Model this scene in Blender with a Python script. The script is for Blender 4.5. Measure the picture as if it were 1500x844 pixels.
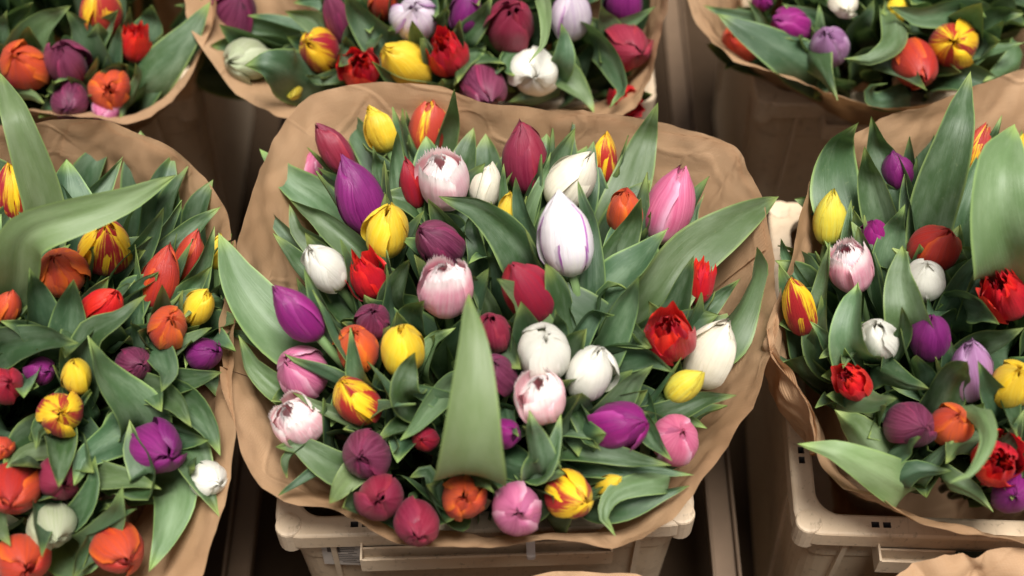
import bpy, bmesh, math, random
import numpy as np
from mathutils import Vector, Matrix, noise as mnoise

for o in list(bpy.data.objects): bpy.data.objects.remove(o)
scene = bpy.context.scene
col = scene.collection

# ------------------------------------------------------------------ camera
CAM_H, PITCH, LENS = 1.16, 54.0, 50.0
cam_d = bpy.data.cameras.new('camera'); cam = bpy.data.objects.new('camera', cam_d); col.objects.link(cam)
cam.location = (0, 0, CAM_H); cam.rotation_euler = (math.radians(90-PITCH), 0, 0)
cam_d.lens = LENS; cam_d.sensor_width = 36; cam_d.clip_start = .05; cam_d.clip_end = 100
cam_d.dof.use_dof = True; cam_d.dof.focus_distance = 1.27; cam_d.dof.aperture_fstop = 2.6; cam_d.dof.aperture_blades = 9
scene.camera = cam

# ------------------------------------------------------------------ sky, sun, exposure
SUN_EL, SUN_AZ = 80.0, 150.0          # overcast light, broad and high; azimuth clockwise from +Y
w = bpy.data.worlds.new('World'); scene.world = w; w.use_nodes = True
nt = w.node_tree; nt.nodes.clear()
wo = nt.nodes.new('ShaderNodeOutputWorld'); bg = nt.nodes.new('ShaderNodeBackground')
sky = nt.nodes.new('ShaderNodeTexSky'); sky.sky_type = 'NISHITA'; sky.sun_disc = False
sky.sun_elevation = math.radians(SUN_EL); sky.sun_rotation = math.radians(SUN_AZ)
sky.dust_density = 4.0
hs = nt.nodes.new('ShaderNodeHueSaturation'); hs.inputs['Saturation'].default_value = .08
nt.links.new(sky.outputs[0], hs.inputs['Color']); nt.links.new(hs.outputs[0], bg.inputs['Color'])
bg.inputs['Strength'].default_value = .05
nt.links.new(bg.outputs[0], wo.inputs[0])
sl = bpy.data.lights.new('sun', 'SUN'); so = bpy.data.objects.new('sun', sl); col.objects.link(so)
sl.energy = 3.4; sl.angle = math.radians(22); sl.color = (1, .968, .92)
a, e = math.radians(SUN_AZ), math.radians(SUN_EL)
sd = Vector((math.sin(a)*math.cos(e), math.cos(a)*math.cos(e), math.sin(e)))
so.rotation_euler = (-sd).to_track_quat('-Z', 'Y').to_euler(); so.location = sd*3
vs = scene.view_settings; vs.view_transform = 'Standard'; vs.look = 'None'; vs.gamma = 1; vs.use_curve_mapping = False
vs.exposure = 0.88

# ------------------------------------------------------------------ geometry of the lens, to place things at measured spots
F = 1500*LENS/36
PR = math.radians(PITCH)
CR = Vector((1,0,0)); CU = Vector((0, math.sin(PR), math.cos(PR))); CB = Vector((0, -math.cos(PR), math.sin(PR)))
CO = Vector((0,0,CAM_H))
def ray(px, py): return (CR*(px-750) + CU*(422-py) - CB*F)
def at_z(px, py, z):
    d = ray(px, py); s = (z-CAM_H)/d.z
    return CO + d*s
def depth(p): return -(p-CO).dot(CB)

# ------------------------------------------------------------------ helpers
def tag(o, label=None, cat=None, group=None, kind=None):
    if label: o['label'] = label
    if cat: o['category'] = cat
    if group: o['group'] = group
    if kind: o['kind'] = kind
    return o
def empty(name, loc, rz=0):
    o = bpy.data.objects.new(name, None); col.objects.link(o); o.location = loc; o.rotation_euler = (0,0,rz)
    o.empty_display_size = .02
    return o
def link_mesh(name, me, parent=None, mat=None):
    o = bpy.data.objects.new(name, me); col.objects.link(o)
    if mat and not me.materials: me.materials.append(mat)
    if parent: o.parent = parent
    return o
def grid_mesh(name, P, UV, mat, closed=False, origin=None):
    """P: (nv, nu, 3) points, UV: (nv, nu, 2)"""
    nv, nu = P.shape[:2]
    co = P.reshape(-1, 3)
    if origin is not None: co = co - np.array(origin)
    idx = np.arange(nv*nu).reshape(nv, nu)
    q = np.stack([idx[:-1,:-1], idx[:-1,1:], idx[1:,1:], idx[1:,:-1]], -1).reshape(-1, 4)
    me = bpy.data.meshes.new(name)
    me.from_pydata(co.tolist(), [], q.tolist())
    uv = me.uv_layers.new(name='UVMap')
    uv.data.foreach_set('uv', UV.reshape(-1, 2)[q.reshape(-1)].astype(np.float32).reshape(-1))
    me.polygons.foreach_set('use_smooth', [True]*len(q))
    me.materials.append(mat)
    return me
def catmull(pts, n, closed=False):
    pts = [np.array(p, float) for p in pts]; m = len(pts); out = []
    segs = m if closed else m-1
    for k in range(n):
        s = k/n*segs if closed else k/(n-1)*segs
        i = min(int(s), segs-1); f = s-i
        g = (lambda j: pts[j % m]) if closed else (lambda j: pts[max(0, min(m-1, j))])
        p0, p1, p2, p3 = g(i-1), g(i), g(i+1), g(i+2)
        if not closed:
            if i-1 < 0: p0 = 2*p1-p2
            if i+2 > m-1: p3 = 2*p2-p1
        out.append(.5*((2*p1)+(p2-p0)*f+(2*p0-5*p1+4*p2-p3)*f*f+(3*p1-p0-3*p2+p3)*f**3))
    return np.array(out)

# ------------------------------------------------------------------ materials
def new_mat(name):
    m = bpy.data.materials.new(name); m.use_nodes = True; m.node_tree.nodes.clear()
    return m, m.node_tree
class N:
    def __init__(s, nt): s.nt = nt
    def n(s, typ, **kw):
        x = s.nt.nodes.new(typ)
        for k, v in kw.items(): setattr(x, k, v)
        return x
    def l(s, a, b): s.nt.links.new(a, b)
    def val(s, inp, v):
        if isinstance(v, (int, float)): inp.default_value = v
        elif isinstance(v, tuple): inp.default_value = v if len(v) == 4 else (*v, 1)
        else: s.l(v, inp)
    def math(s, op, a, b=0.0, c=None, clamp=False):
        x = s.n('ShaderNodeMath', operation=op); x.use_clamp = clamp
        s.val(x.inputs[0], a); s.val(x.inputs[1], b)
        if c is not None: s.val(x.inputs[2], c)
        return x.outputs[0]
    def mix(s, f, a, b, blend='MIX'):
        x = s.n('ShaderNodeMix', data_type='RGBA', blend_type=blend)
        s.val(x.inputs[0], f); s.val(x.inputs[6], a); s.val(x.inputs[7], b)
        return x.outputs[2]
    def ramp(s, f, lo, hi):
        x = s.n('ShaderNodeMapRange'); x.interpolation_type = 'SMOOTHSTEP'
        s.val(x.inputs[0], f); x.inputs[1].default_value = lo; x.inputs[2].default_value = hi
        return x.outputs[0]
    def noise(s, vec, scale, detail=3, rough=.5):
        x = s.n('ShaderNodeTexNoise'); s.l(vec, x.inputs['Vector'])
        x.inputs['Scale'].default_value = scale; x.inputs['Detail'].default_value = detail; x.inputs['Roughness'].default_value = rough
        return x.outputs[0]
    def combine(s, x, y, z):
        c = s.n('ShaderNodeCombineXYZ'); s.val(c.inputs[0], x); s.val(c.inputs[1], y); s.val(c.inputs[2], z)
        return c.outputs[0]
    def finish(s, colr, rough, trans, bump=None, bstr=.2, bdist=.0004, spec=.4, tcol=None, sheen=0):
        p = s.n('ShaderNodeBsdfPrincipled'); s.val(p.inputs['Base Color'], colr); s.val(p.inputs['Roughness'], rough)
        p.inputs['Specular IOR Level'].default_value = spec
        if sheen: p.inputs['Sheen Weight'].default_value = sheen
        out = s.n('ShaderNodeOutputMaterial')
        if bump is not None:
            b = s.n('ShaderNodeBump'); b.inputs['Strength'].default_value = bstr; b.inputs['Distance'].default_value = bdist
            s.l(bump, b.inputs['Height']); s.l(b.outputs[0], p.inputs['Normal'])
        if trans > 0:
            t = s.n('ShaderNodeBsdfTranslucent'); s.val(t.inputs[0], tcol if tcol is not None else colr)
            m = s.n('ShaderNodeMixShader'); m.inputs[0].default_value = trans
            s.l(p.outputs[0], m.inputs[1]); s.l(t.outputs[0], m.inputs[2]); s.l(m.outputs[0], out.inputs[0])
        else: s.l(p.outputs[0], out.inputs[0])

def petal_mat(name, main, streak, base=None, edge=None, edge_w=.0, flame=None, fringe=None, rough=.42, back=None):
    m, t = new_mat(name); k = N(t)
    uv = k.n('ShaderNodeUVMap'); sp = k.n('ShaderNodeSeparateXYZ'); k.l(uv.outputs[0], sp.inputs[0])
    oi = k.n('ShaderNodeObjectInfo')
    u = k.math('ABSOLUTE', k.math('SUBTRACT', k.math('MULTIPLY', sp.outputs[0], 2), 1)); v = sp.outputs[1]
    seed = k.math('MULTIPLY', oi.outputs['Random'], 37.0)
    # veins run from the base and fan towards the tip
    vec = k.combine(k.math('MULTIPLY', sp.outputs[0], 26), k.math('MULTIPLY', v, 1.6), seed)
    st = k.noise(vec, 1.0, 4, .65)
    vec2 = k.combine(k.math('MULTIPLY', sp.outputs[0], 3.5), k.math('MULTIPLY', v, 2.0), seed)
    bl = k.noise(vec2, 1.0, 3, .55)
    c = k.mix(k.ramp(st, .36, .68), main, streak)
    c = k.mix(k.math('MULTIPLY', k.ramp(bl, .42, .7), .55), c, streak)
    if flame:
        f = k.math('ADD', k.math('ADD', k.math('MULTIPLY', u, .62), k.math('MULTIPLY', v, .75)), k.math('MULTIPLY', k.math('SUBTRACT', st, .5), 1.1))
        f = k.math('ADD', f, k.math('MULTIPLY', k.math('SUBTRACT', bl, .5), .9))
        c = k.mix(k.ramp(f, flame[1]-.14, flame[1]+.14), flame[0], c)
    if edge:
        f = k.math('ADD', u, k.math('MULTIPLY', k.math('SUBTRACT', st, .5), .25))
        c = k.mix(k.ramp(f, 1-edge_w, 1.02), c, edge)
    if base:
        f = k.math('ADD', v, k.math('MULTIPLY', k.math('SUBTRACT', st, .5), .25))
        c = k.mix(k.ramp(f, .03, .38), base, c)
    if fringe:
        f = k.math('ADD', v, k.math('MULTIPLY', k.math('SUBTRACT', bl, .5), .25))
        c = k.mix(k.ramp(f, .74, .97), c, fringe)
    hv = k.n('ShaderNodeHueSaturation'); k.val(hv.inputs['Color'], c)
    k.val(hv.inputs['Value'], k.math('MULTIPLY_ADD', oi.outputs['Random'], .3, .85))
    k.val(hv.inputs['Hue'], k.math('MULTIPLY_ADD', oi.outputs['Random'], .012, .494))
    k.finish(hv.outputs[0], rough, .27, bump=st, bstr=.6, bdist=.0018, spec=.5, sheen=.05)
    return m

PM = {
 'yellow':  petal_mat('petal_yellow', (.86,.56,.015), (.88,.66,.06), base=(.62,.55,.06)),
 'yelgreen':petal_mat('petal_yellow_green', (.80,.62,.03), (.72,.66,.10), base=(.30,.42,.06)),
 'flame':   petal_mat('petal_yellow_red', (.90,.53,.012), (.88,.60,.03), flame=((.42,.018,.022),.80)),
 'flame2':  petal_mat('petal_red_yellow_edge', (.90,.50,.012), (.88,.56,.03), flame=((.50,.05,.03),1.02)),
 'orange':  petal_mat('petal_orange', (.66,.085,.018), (.56,.075,.04), edge=(.78,.16,.02), edge_w=.4),
 'redorange':petal_mat('petal_red_orange', (.55,.045,.014), (.45,.045,.03), edge=(.72,.11,.015), edge_w=.3),
 'purple':  petal_mat('petal_purple', (.165,.008,.12), (.24,.018,.17), base=(.2,.03,.15)),
 'magenta': petal_mat('petal_magenta', (.30,.010,.17), (.22,.012,.15), edge=(.40,.04,.26), edge_w=.3),
 'plum':    petal_mat('petal_plum', (.105,.010,.040), (.23,.045,.105), edge=(.27,.03,.10), edge_w=.3),
 'crimson': petal_mat('petal_crimson', (.23,.010,.038), (.30,.03,.065), edge=(.34,.03,.06), edge_w=.3),
 'red':     petal_mat('petal_red', (.62,.008,.016), (.52,.007,.02), base=(.34,.01,.03), fringe=(.74,.014,.016)),
 'cherry':  petal_mat('petal_cherry', (.38,.008,.022), (.30,.014,.035), edge=(.46,.015,.03), edge_w=.3),
 'pink':    petal_mat('petal_pink', (.72,.20,.34), (.62,.12,.25), base=(.72,.40,.46), edge=(.78,.42,.56), edge_w=.35),
 'lilacpink':petal_mat('petal_lilac_pink', (.60,.18,.32), (.50,.11,.25), base=(.64,.36,.42), edge=(.72,.38,.50), edge_w=.35),
 'palepink':petal_mat('petal_pale_pink', (.88,.50,.55), (.90,.64,.66), base=(.88,.74,.70), fringe=(.94,.86,.83)),
 'fringepink':petal_mat('petal_fringed_pink', (.84,.33,.43), (.87,.50,.56), base=(.88,.58,.60), fringe=(.93,.79,.78)),
 'lilac':   petal_mat('petal_lilac', (.42,.22,.40), (.34,.14,.31), edge=(.55,.36,.53), edge_w=.4),
 'white':   petal_mat('petal_white', (.86,.83,.75), (.81,.79,.69), base=(.60,.66,.38)),
 'cream':   petal_mat('petal_cream', (.86,.80,.66), (.79,.73,.58), base=(.70,.68,.42)),
 'whitegreen':petal_mat('petal_white_green', (.50,.52,.36), (.40,.45,.26), base=(.20,.31,.10)),
 'whitepurple':petal_mat('petal_white_purple_edge', (.84,.80,.79), (.82,.76,.80), base=(.78,.72,.62), edge=(.34,.05,.36), edge_w=.16),
 'whitelilac':petal_mat('petal_white_lilac', (.78,.70,.74), (.64,.50,.64), base=(.8,.76,.68), edge=(.42,.16,.42), edge_w=.2),
}

def leaf_material():
    m, t = new_mat('tulip_leaf'); k = N(t)
    uv = k.n('ShaderNodeUVMap'); sp = k.n('ShaderNodeSeparateXYZ'); k.l(uv.outputs[0], sp.inputs[0])
    oi = k.n('ShaderNodeObjectInfo'); tc = k.n('ShaderNodeTexCoord')
    u = k.math('ABSOLUTE', k.math('SUBTRACT', k.math('MULTIPLY', sp.outputs[0], 2), 1)); v = sp.outputs[1]
    seed = k.math('MULTIPLY', oi.outputs['Random'], 53.0)
    veins = k.noise(k.combine(k.math('MULTIPLY', sp.outputs[0], 60), k.math('MULTIPLY', v, 1.0), seed), 1.0, 3, .6)
    bloom = k.noise(k.combine(k.math('MULTIPLY', sp.outputs[0], 2.4), k.math('MULTIPLY', v, 4), seed), 1.0, 5, .65)
    spots = k.noise(tc.outputs['Object'], 260, 2, .6)
    c = k.mix(k.ramp(oi.outputs['Random'], 0, 1), (.036,.084,.027), (.047,.096,.047))
    c = k.mix(k.math('MULTIPLY', k.ramp(bloom, .38, .72), .72), c, (.155,.220,.138))   # waxy bloom
    c = k.mix(k.math('MULTIPLY', k.ramp(veins, .45, .75), .42), c, (.036,.080,.020))
    c = k.mix(k.math('MULTIPLY', k.ramp(spots, .64, .72), .25), c, (.17,.22,.10))
    c = k.mix(k.math('SUBTRACT', 1.0, oi.outputs['Alpha']), c, k.mix(k.ramp(bloom,.3,.7), (.18,.265,.10), (.24,.32,.15)))   # the paler leaves; light from behind is partly put into this colour
    e = k.math('ADD', u, k.math('MULTIPLY', k.math('SUBTRACT', bloom, .5), .12))
    c = k.mix(k.math('MULTIPLY', k.ramp(e, .86, 1.0), .7), c, (.26,.38,.11))
    c = k.mix(k.math('MULTIPLY', k.ramp(v, .90, 1.0), .75), c, (.30,.40,.10))
    hv = k.n('ShaderNodeHueSaturation'); k.val(hv.inputs['Color'], c)
    k.val(hv.inputs['Value'], k.math('MULTIPLY_ADD', k.math('FRACT', k.math('MULTIPLY', oi.outputs['Random'], 7.3)), .5, .78))
    k.val(hv.inputs['Hue'], k.math('MULTIPLY_ADD', oi.outputs['Random'], .03, .485))
    rg = k.math('MULTIPLY_ADD', bloom, .25, .36)
    tcol = k.mix(.5, hv.outputs[0], (.20,.34,.06))
    k.finish(hv.outputs[0], rg, .22, bump=k.math('ADD', veins, k.math('MULTIPLY', bloom, .5)), bstr=.35, bdist=.0012, spec=.55, tcol=tcol)
    return m
M_LEAF = leaf_material()
def stem_material():
    m, t = new_mat('tulip_stem'); k = N(t); tc = k.n('ShaderNodeTexCoord')
    c = k.mix(k.noise(tc.outputs['Object'], 40), (.10,.17,.06), (.17,.26,.10)); k.finish(c, .5, 0)
    return m
M_STEM = stem_material()
def paper_material():
    m, t = new_mat('kraft_paper'); k = N(t)
    uv = k.n('ShaderNodeUVMap'); sp = k.n('ShaderNodeSeparateXYZ'); k.l(uv.outputs[0], sp.inputs[0])   # metres
    tc = k.n('ShaderNodeTexCoord')
    wob = k.noise(tc.outputs['Object'], 14, 3)
    vv = k.math('ADD', sp.outputs[1], k.math('MULTIPLY', wob, .006))
    ribs = k.math('SINE', k.math('MULTIPLY', vv, 2*math.pi/.0025))
    ribs2 = k.math('SINE', k.math('MULTIPLY', k.math('ADD', sp.outputs[0], k.math('MULTIPLY', wob, .004)), 2*math.pi/.0030))
    rib = k.math('ADD', ribs, k.math('MULTIPLY', ribs2, .25))
    big = k.noise(tc.outputs['Object'], 9, 4, .6)
    fib = k.noise(k.combine(k.math('MULTIPLY', sp.outputs[0], 40), k.math('MULTIPLY', sp.outputs[1], 700), 0), 1.0, 3, .7)
    c = k.mix(k.ramp(big, .3, .7), (.41,.25,.135), (.54,.35,.205))
    c = k.mix(k.math('MULTIPLY', k.ramp(fib, .4, .7), .35), c, (.40,.225,.112))
    c = k.mix(k.math('MULTIPLY', k.ramp(ribs, .1, 1.0), .42), c, (.38,.21,.105))
    crump = k.noise(tc.outputs['Object'], 26, 5, .6)
    vo = k.n('ShaderNodeTexVoronoi', feature='F1'); k.l(tc.outputs['Object'], vo.inputs['Vector']); vo.inputs['Scale'].default_value = 30
    nd = k.n('ShaderNodeTexNoise'); k.l(tc.outputs['Object'], nd.inputs['Vector']); nd.inputs['Scale'].default_value = 8
    mx = k.n('ShaderNodeMix', data_type='VECTOR'); mx.inputs[0].default_value = .12; k.l(tc.outputs['Object'], mx.inputs[4]); k.l(nd.outputs['Color'], mx.inputs[5])
    ve = k.n('ShaderNodeTexVoronoi', feature='DISTANCE_TO_EDGE'); k.l(mx.outputs[1], ve.inputs['Vector']); ve.inputs['Scale'].default_value = 13
    crease = k.math('SUBTRACT', 1.0, k.ramp(ve.outputs['Distance'], 0.0, .06))
    crump = k.math('ADD', k.math('ADD', crump, k.math('MULTIPLY', vo.outputs['Distance'], 1.2)), k.math('MULTIPLY', k.math('MULTIPLY', crease, k.ramp(big, .42, .6)), .8))
    b = k.math('ADD', k.math('MULTIPLY', rib, .10), k.math('ADD', k.math('MULTIPLY', crump, 1.1), k.math('MULTIPLY', fib, .2)))
    k.finish(c, .62, .24, bump=b, bstr=.45, bdist=.0022, spec=.25, tcol=(.50,.25,.10))
    return m
M_PAPER = paper_material()
def plastic_material(name, c1, c2, rough=.45):
    m, t = new_mat(name); k = N(t); tc = k.n('ShaderNodeTexCoord')
    a = k.noise(tc.outputs['Object'], 7, 5, .65); b = k.noise(tc.outputs['Object'], 160, 3, .6)
    sc = k.n('ShaderNodeMapping'); sc.inputs['Scale'].default_value = (300, 30, 30); k.l(tc.outputs['Object'], sc.inputs[0])
    s = k.noise(sc.outputs[0], 1.0, 2)
    c = k.mix(k.ramp(a, .35, .7), c1, c2)
    c = k.mix(k.math('MULTIPLY', k.ramp(b, .58, .72), .55), c, tuple(x*.42 for x in c1))
    c = k.mix(k.math('MULTIPLY', k.ramp(s, .62, .75), .3), c, tuple(x*.6 for x in c1))
    gr = k.noise(tc.outputs['Object'], 22, 6, .7)
    c = k.mix(k.math('MULTIPLY', k.ramp(gr, .50, .70), .38), c, (c1[0]*.48, c1[1]*.42, c1[2]*.36))
    k.finish(c, k.math('MULTIPLY_ADD', a, .2, rough-.1), 0, bump=b, bstr=.15, bdist=.0008)
    return m
M_CRATE = plastic_material('crate_plastic', (.60,.46,.31), (.68,.55,.40))
def plain(name, c, rough=.6, spec=.4):
    m, t = new_mat(name); k = N(t); tc = k.n('ShaderNodeTexCoord')
    cc = k.mix(k.noise(tc.outputs['Object'], 60, 4), c, tuple(x*.72 for x in c)); k.finish(cc, rough, 0, spec=spec)
    return m
M_STICKER = plain('sticker_paper', (.52,.46,.40)); M_INK_SHADE = plain('ink_and_slot_shade', (.10,.085,.08)); M_CARD = plain('dark_card', (.012,.030,.024), .35)
M_CARDLINE = plain('card_line', (.20,.30,.24)); M_CLIP = plain('white_clip', (.75,.72,.70), .3)
M_RAIL = plain('shelf_rail_brown', (.15,.095,.055), .6)
M_GROUND = plain('ground_dark', (.050,.031,.018), .9, .08)

# ------------------------------------------------------------------ the ground
GZ = -.39
me = bpy.data.meshes.new('ground'); me.from_pydata([(-6,-4,GZ),(6,-4,GZ),(6,9,GZ),(-6,9,GZ)], [], [(0,1,2,3)])
g = link_mesh('ground', me, None, M_GROUND); tag(g, 'dark brown floor in the gaps under the crates', None, None, 'structure')

# ------------------------------------------------------------------ crates
CW, CD, CH, RIMW = .380, .386, .38, .021
def rrect(wd, dp, r, z, n=6):
    out = []
    for cx, cy, a0 in ((wd/2-r, dp/2-r, 0), (-wd/2+r, dp/2-r, 90), (-wd/2+r, -dp/2+r, 180), (wd/2-r, -dp/2+r, 270)):
        for i in range(n+1):
            a = math.radians(a0+90*i/n); out.append((cx+r*math.cos(a), cy+r*math.sin(a), z))
    return out
def loft(name, loops, mat, cap_ends=False, ring=False, smooth=False):
    v = [p for lp in loops for p in lp]; n = len(loops[0]); f = []
    L = len(loops)
    for i in range(L if ring else L-1):
        for j in range(n):
            a, b = i*n+j, i*n+(j+1) % n; c, d = ((i+1) % L)*n+(j+1) % n, ((i+1) % L)*n+j
            f.append((a, b, c, d))
    if cap_ends: f.append(tuple(range(n))[::-1]); f.append(tuple((L-1)*n+j for j in range(n)))
    me = bpy.data.meshes.new(name); me.from_pydata(v, [], f)
    bm = bmesh.new(); bm.from_mesh(me); bmesh.ops.recalc_face_normals(bm, faces=bm.faces); bm.to_mesh(me); bm.free()
    me.materials.append(mat)
    if smooth: me.polygons.foreach_set('use_smooth', [True]*len(me.polygons))
    return me
def box_into(bm, x0, x1, y0, y1, z0, z1, rot=None):
    vs_ = [bm.verts.new((x, y, z)) for z in (z0, z1) for y in (y0, y1) for x in (x0, x1)]
    for q in ((0,2,3,1), (4,5,7,6), (0,1,5,4), (2,6,7,3), (0,4,6,2), (1,3,7,5)): bm.faces.new([vs_[i] for i in q])
    return vs_
def box_mesh(name, boxes, mat, bevel=0):
    bm = bmesh.new()
    for b in boxes: box_into(bm, *b)
    if bevel: bmesh.ops.bevel(bm, geom=bm.edges[:], offset=bevel, segments=2, affect='EDGES')
    me = bpy.data.meshes.new(name); bm.to_mesh(me); bm.free(); me.materials.append(mat)
    return me
b_ = .0025
rim_me = loft('rim', [rrect(CW, CD, .024, -.022), rrect(CW, CD, .024, -b_), rrect(CW-2*b_*.4, CD-2*b_*.4, .0235, -b_*.4), rrect(CW-2*b_, CD-2*b_, .022, 0),
    rrect(CW-2*RIMW+2*b_, CD-2*RIMW+2*b_, .024, 0), rrect(CW-2*RIMW+.4*b_, CD-2*RIMW+.4*b_, .0228, -b_*.4), rrect(CW-2*RIMW, CD-2*RIMW, .022, -b_),
    rrect(CW-2*RIMW, CD-2*RIMW, .022, -.014), rrect(CW-.010, CD-.010, .022, -.014), rrect(CW-.010, CD-.010, .022, -.022)], M_CRATE, ring=True)
# pairs of slots sunk into the flange, insides coloured dark to stand for shade
bm = bmesh.new(); off = RIMW/2+.0005
for s in (-1, 1):
    for q in (-.113, .113):
        for d in (-.0052, .0052):
            box_into(bm, q+d-.0035, q+d+.0035, s*(CD/2-off)-.0028, s*(CD/2-off)+.0028, -.0135, .01)
            box_into(bm, s*(CW/2-off)-.0028, s*(CW/2-off)+.0028, q+d-.0035, q+d+.0035, -.0135, .01)
cut_me = bpy.data.meshes.new('cut'); bm.to_mesh(cut_me); bm.free(); cut_me.materials.append(M_INK_SHADE)
t_rim = bpy.data.objects.new('t', rim_me); t_cut = bpy.data.objects.new('c', cut_me)
col.objects.link(t_rim); col.objects.link(t_cut)
mod = t_rim.modifiers.new('b', 'BOOLEAN'); mod.operation = 'DIFFERENCE'; mod.object = t_cut; mod.solver = 'EXACT'; mod.material_mode = 'TRANSFER'
dg = bpy.context.evaluated_depsgraph_get()
rim_me = bpy.data.meshes.new_from_object(t_rim.evaluated_get(dg)); rim_me.name = 'rim'
bpy.data.objects.remove(t_rim); bpy.data.objects.remove(t_cut)
def body_loops():
    T = .91
    o = lambda z, k, th: rrect((CW-.012)*k-2*th, (CD-.012)*k-2*th, .026, z, 6)
    ks = lambda z: 1-(1-T)*(-z/CH)
    Z = [-.0145, -.06, -.065, -.20, -CH]
    L = [o(z, ks(z)-(0 if z > -.062 else .008), .0) for z in Z]
    L += [o(z, ks(z)-.010, .003) for z in (-CH+.004, -.20, -.08)]
    L += [o(-.0145, ks(-.0145)-.010, .003)]
    return L
bl = body_loops()
body_me = loft('body', bl, M_CRATE)
# close the crate floor
bm = bmesh.new(); bm.from_mesh(body_me); bm.verts.ensure_lookup_table(); n_ = len(bl[0])
bm.faces.new([bm.verts[4*n_+j] for j in range(n_)]); bm.faces.new([bm.verts[5*n_+j] for j in range(n_)])
bmesh.ops.recalc_face_normals(bm, faces=bm.faces); bm.to_mesh(body_me); bm.free()
def corner_mesh():
    loops = []
    for r, z in ((.0118,-.030), (.0122,-.010), (.0122,-.0008), (.0114,.0010), (.0090,.0014)):
        loops.append([(r*math.cos(a), r*math.sin(a), z) for a in [i*2*math.pi/18 for i in range(18)]])
    return loft('corner_post', loops, M_CRATE, cap_ends=True, smooth=False)
corner_me = corner_mesh()
HW = .112
yf = -CD/2
holder_me = box_mesh('label_holder', [(-HW, HW, yf-.0165, yf-.0145, -.040, -.018), (-HW, HW, yf-.0143, yf+.012, -.040, -.037), (-HW-.002, -HW, yf-.0165, yf+.012, -.040, -.016),
    (HW, HW+.002, yf-.0165, yf+.012, -.040, -.016), (-HW, HW, yf-.004, yf-.002, -.0368, -.020)], M_CRATE)
rib_me = box_mesh('rib', [(-.0025, .0025, -.004, .004, -.30, -.024)], M_CRATE)
def crate(x, y, rz, label, group='crates holding the bouquets'):
    c = empty('flower_crate', (x, y, 0), math.radians(rz))
    tag(c, label, 'crate', group)
    link_mesh('body', body_me, c); link_mesh('rim', rim_me, c)
    for sx in (-1, 1):
        for sy in (-1, 1):
            p = link_mesh('corner_post', corner_me, c); p.location = (sx*(CW/2-.0125), sy*(CD/2-.0125), 0)
    link_mesh('label_holder', holder_me, c)
    for sx in (-.14, .14):
        p = link_mesh('rib', rib_me, c); p.location = (sx, yf+.006, 0); p.rotation_euler = (math.radians(2.6), 0, 0)
    for sy in (-.12, .12):
        for sx in (-1, 1):
            p = link_mesh('rib', rib_me, c); p.location = (sx*(CW/2-.006), sy, 0); p.rotation_euler = (0, math.radians(5.5*sx), math.radians(90)) if False else (0, math.radians(2.6)*sx, 0)
    return c
CR_C = crate(-.030, .766, 2.0, 'beige plastic crate under the middle bouquet, sticker on its front')
CR_R = crate(.452, .757, -2.2, 'beige plastic crate with an empty corner showing under the right bouquet')
crate(-.545, .760, 1.0, 'beige plastic crate mostly hidden below the left bouquet')
crate(-.030, 1.290, .5, 'beige plastic crate under the bouquet at the top middle')
crate(.462, 1.288, 0.0, 'beige plastic crate whose front wall shows beneath the top right bouquet')
crate(-.545, 1.290, 0.0, 'beige plastic crate below the top left bouquet, slots in its side rim')
crate(.420, .335, 1.5, 'crate at the bottom right edge, only its back rim in view')
crate(-.070, .285, 0.5, 'crate at the bottom edge hidden under the front paper wrap')

def rail(label, x0, x1, y0, y1, z0, z1, lips):
    o = link_mesh('shelf_rail', box_mesh('shelf_rail', [(x0, x1, y0, y1, z0, z1)], M_RAIL, .002)); tag(o, label, 'rail', 'rails of the shelf under the crates')
    link_mesh('lip', box_mesh('lip', lips, M_RAIL, .001), o)
rail('brown shelf rail running down the gap right of the middle crate', .205, .228, .2, 1.6, -.20, -.18, [(.2285, .2315, .2, 1.6, -.20, -.168)])
rail('brown shelf rail running down the gap left of the middle crate', -.300, -.277, .2, 1.6, -.25, -.23, [(-.3035, -.3005, .2, 1.6, -.25, -.218)])
rail('brown cross rail between the front and back rows of crates', -.80, .80, 1.005, 1.03, -.29, -.27, [(-.80, .80, 1.0305, 1.0335, -.29, -.258)])
# sticker on the middle crate's front wall
def flat_quad(name, w_, h_, mat, z=0, x=0, y=0, seg=1):
    me = bpy.data.meshes.new(name); me.from_pydata([(x-w_/2,y-h_/2,z),(x+w_/2,y-h_/2,z),(x+w_/2,y+h_/2,z),(x-w_/2,y+h_/2,z)], [], [(0,1,2,3)]); me.materials.append(mat)
    return me
st = link_mesh('sticker', box_mesh('sticker', [(-.024,.024,-.019,.019,0,.0003)], M_STICKER), CR_C)
st.location = (-.128, yf+.0058, -.051); st.rotation_euler = (math.radians(90-2.6), 0, math.radians(-4))
rr = random.Random(3)
for i in range(9):
    l_ = link_mesh('printed_line', flat_quad('printed_line', rr.uniform(.008,.030), .0014, M_INK_SHADE, .0005, rr.uniform(-.006,.006), .014-.0034*i), st)
link_mesh('printed_block', flat_quad('printed_block', .012, .010, M_INK_SHADE, .0006, -.013, .010), st)
# small white clip on the middle holder, dark price card in the right-hand holder
link_mesh('white_clip', box_mesh('white_clip', [(-.004,.004,yf-.0185,yf-.0002,-.024,-.0165)], M_CLIP, .001), CR_C).location = (.040,0,0)
lc = link_mesh('label_card', box_mesh('label_card', [(-.045,.045,yf-.0138,yf-.0045,-.0365,-.0145)], M_CARD, .0006), None)
lc.location = CR_R.location; lc.rotation_euler = CR_R.rotation_euler
tag(lc, 'dark card tucked into the label holder of the right crate', 'card')
link_mesh('card_border', box_mesh('card_border', [(-.043,.043,yf-.0130,yf-.0122,-.015,-.0142),(-.043,-.042,yf-.012,yf-.006,-.015,-.0142)], M_CARDLINE), lc)

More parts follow.
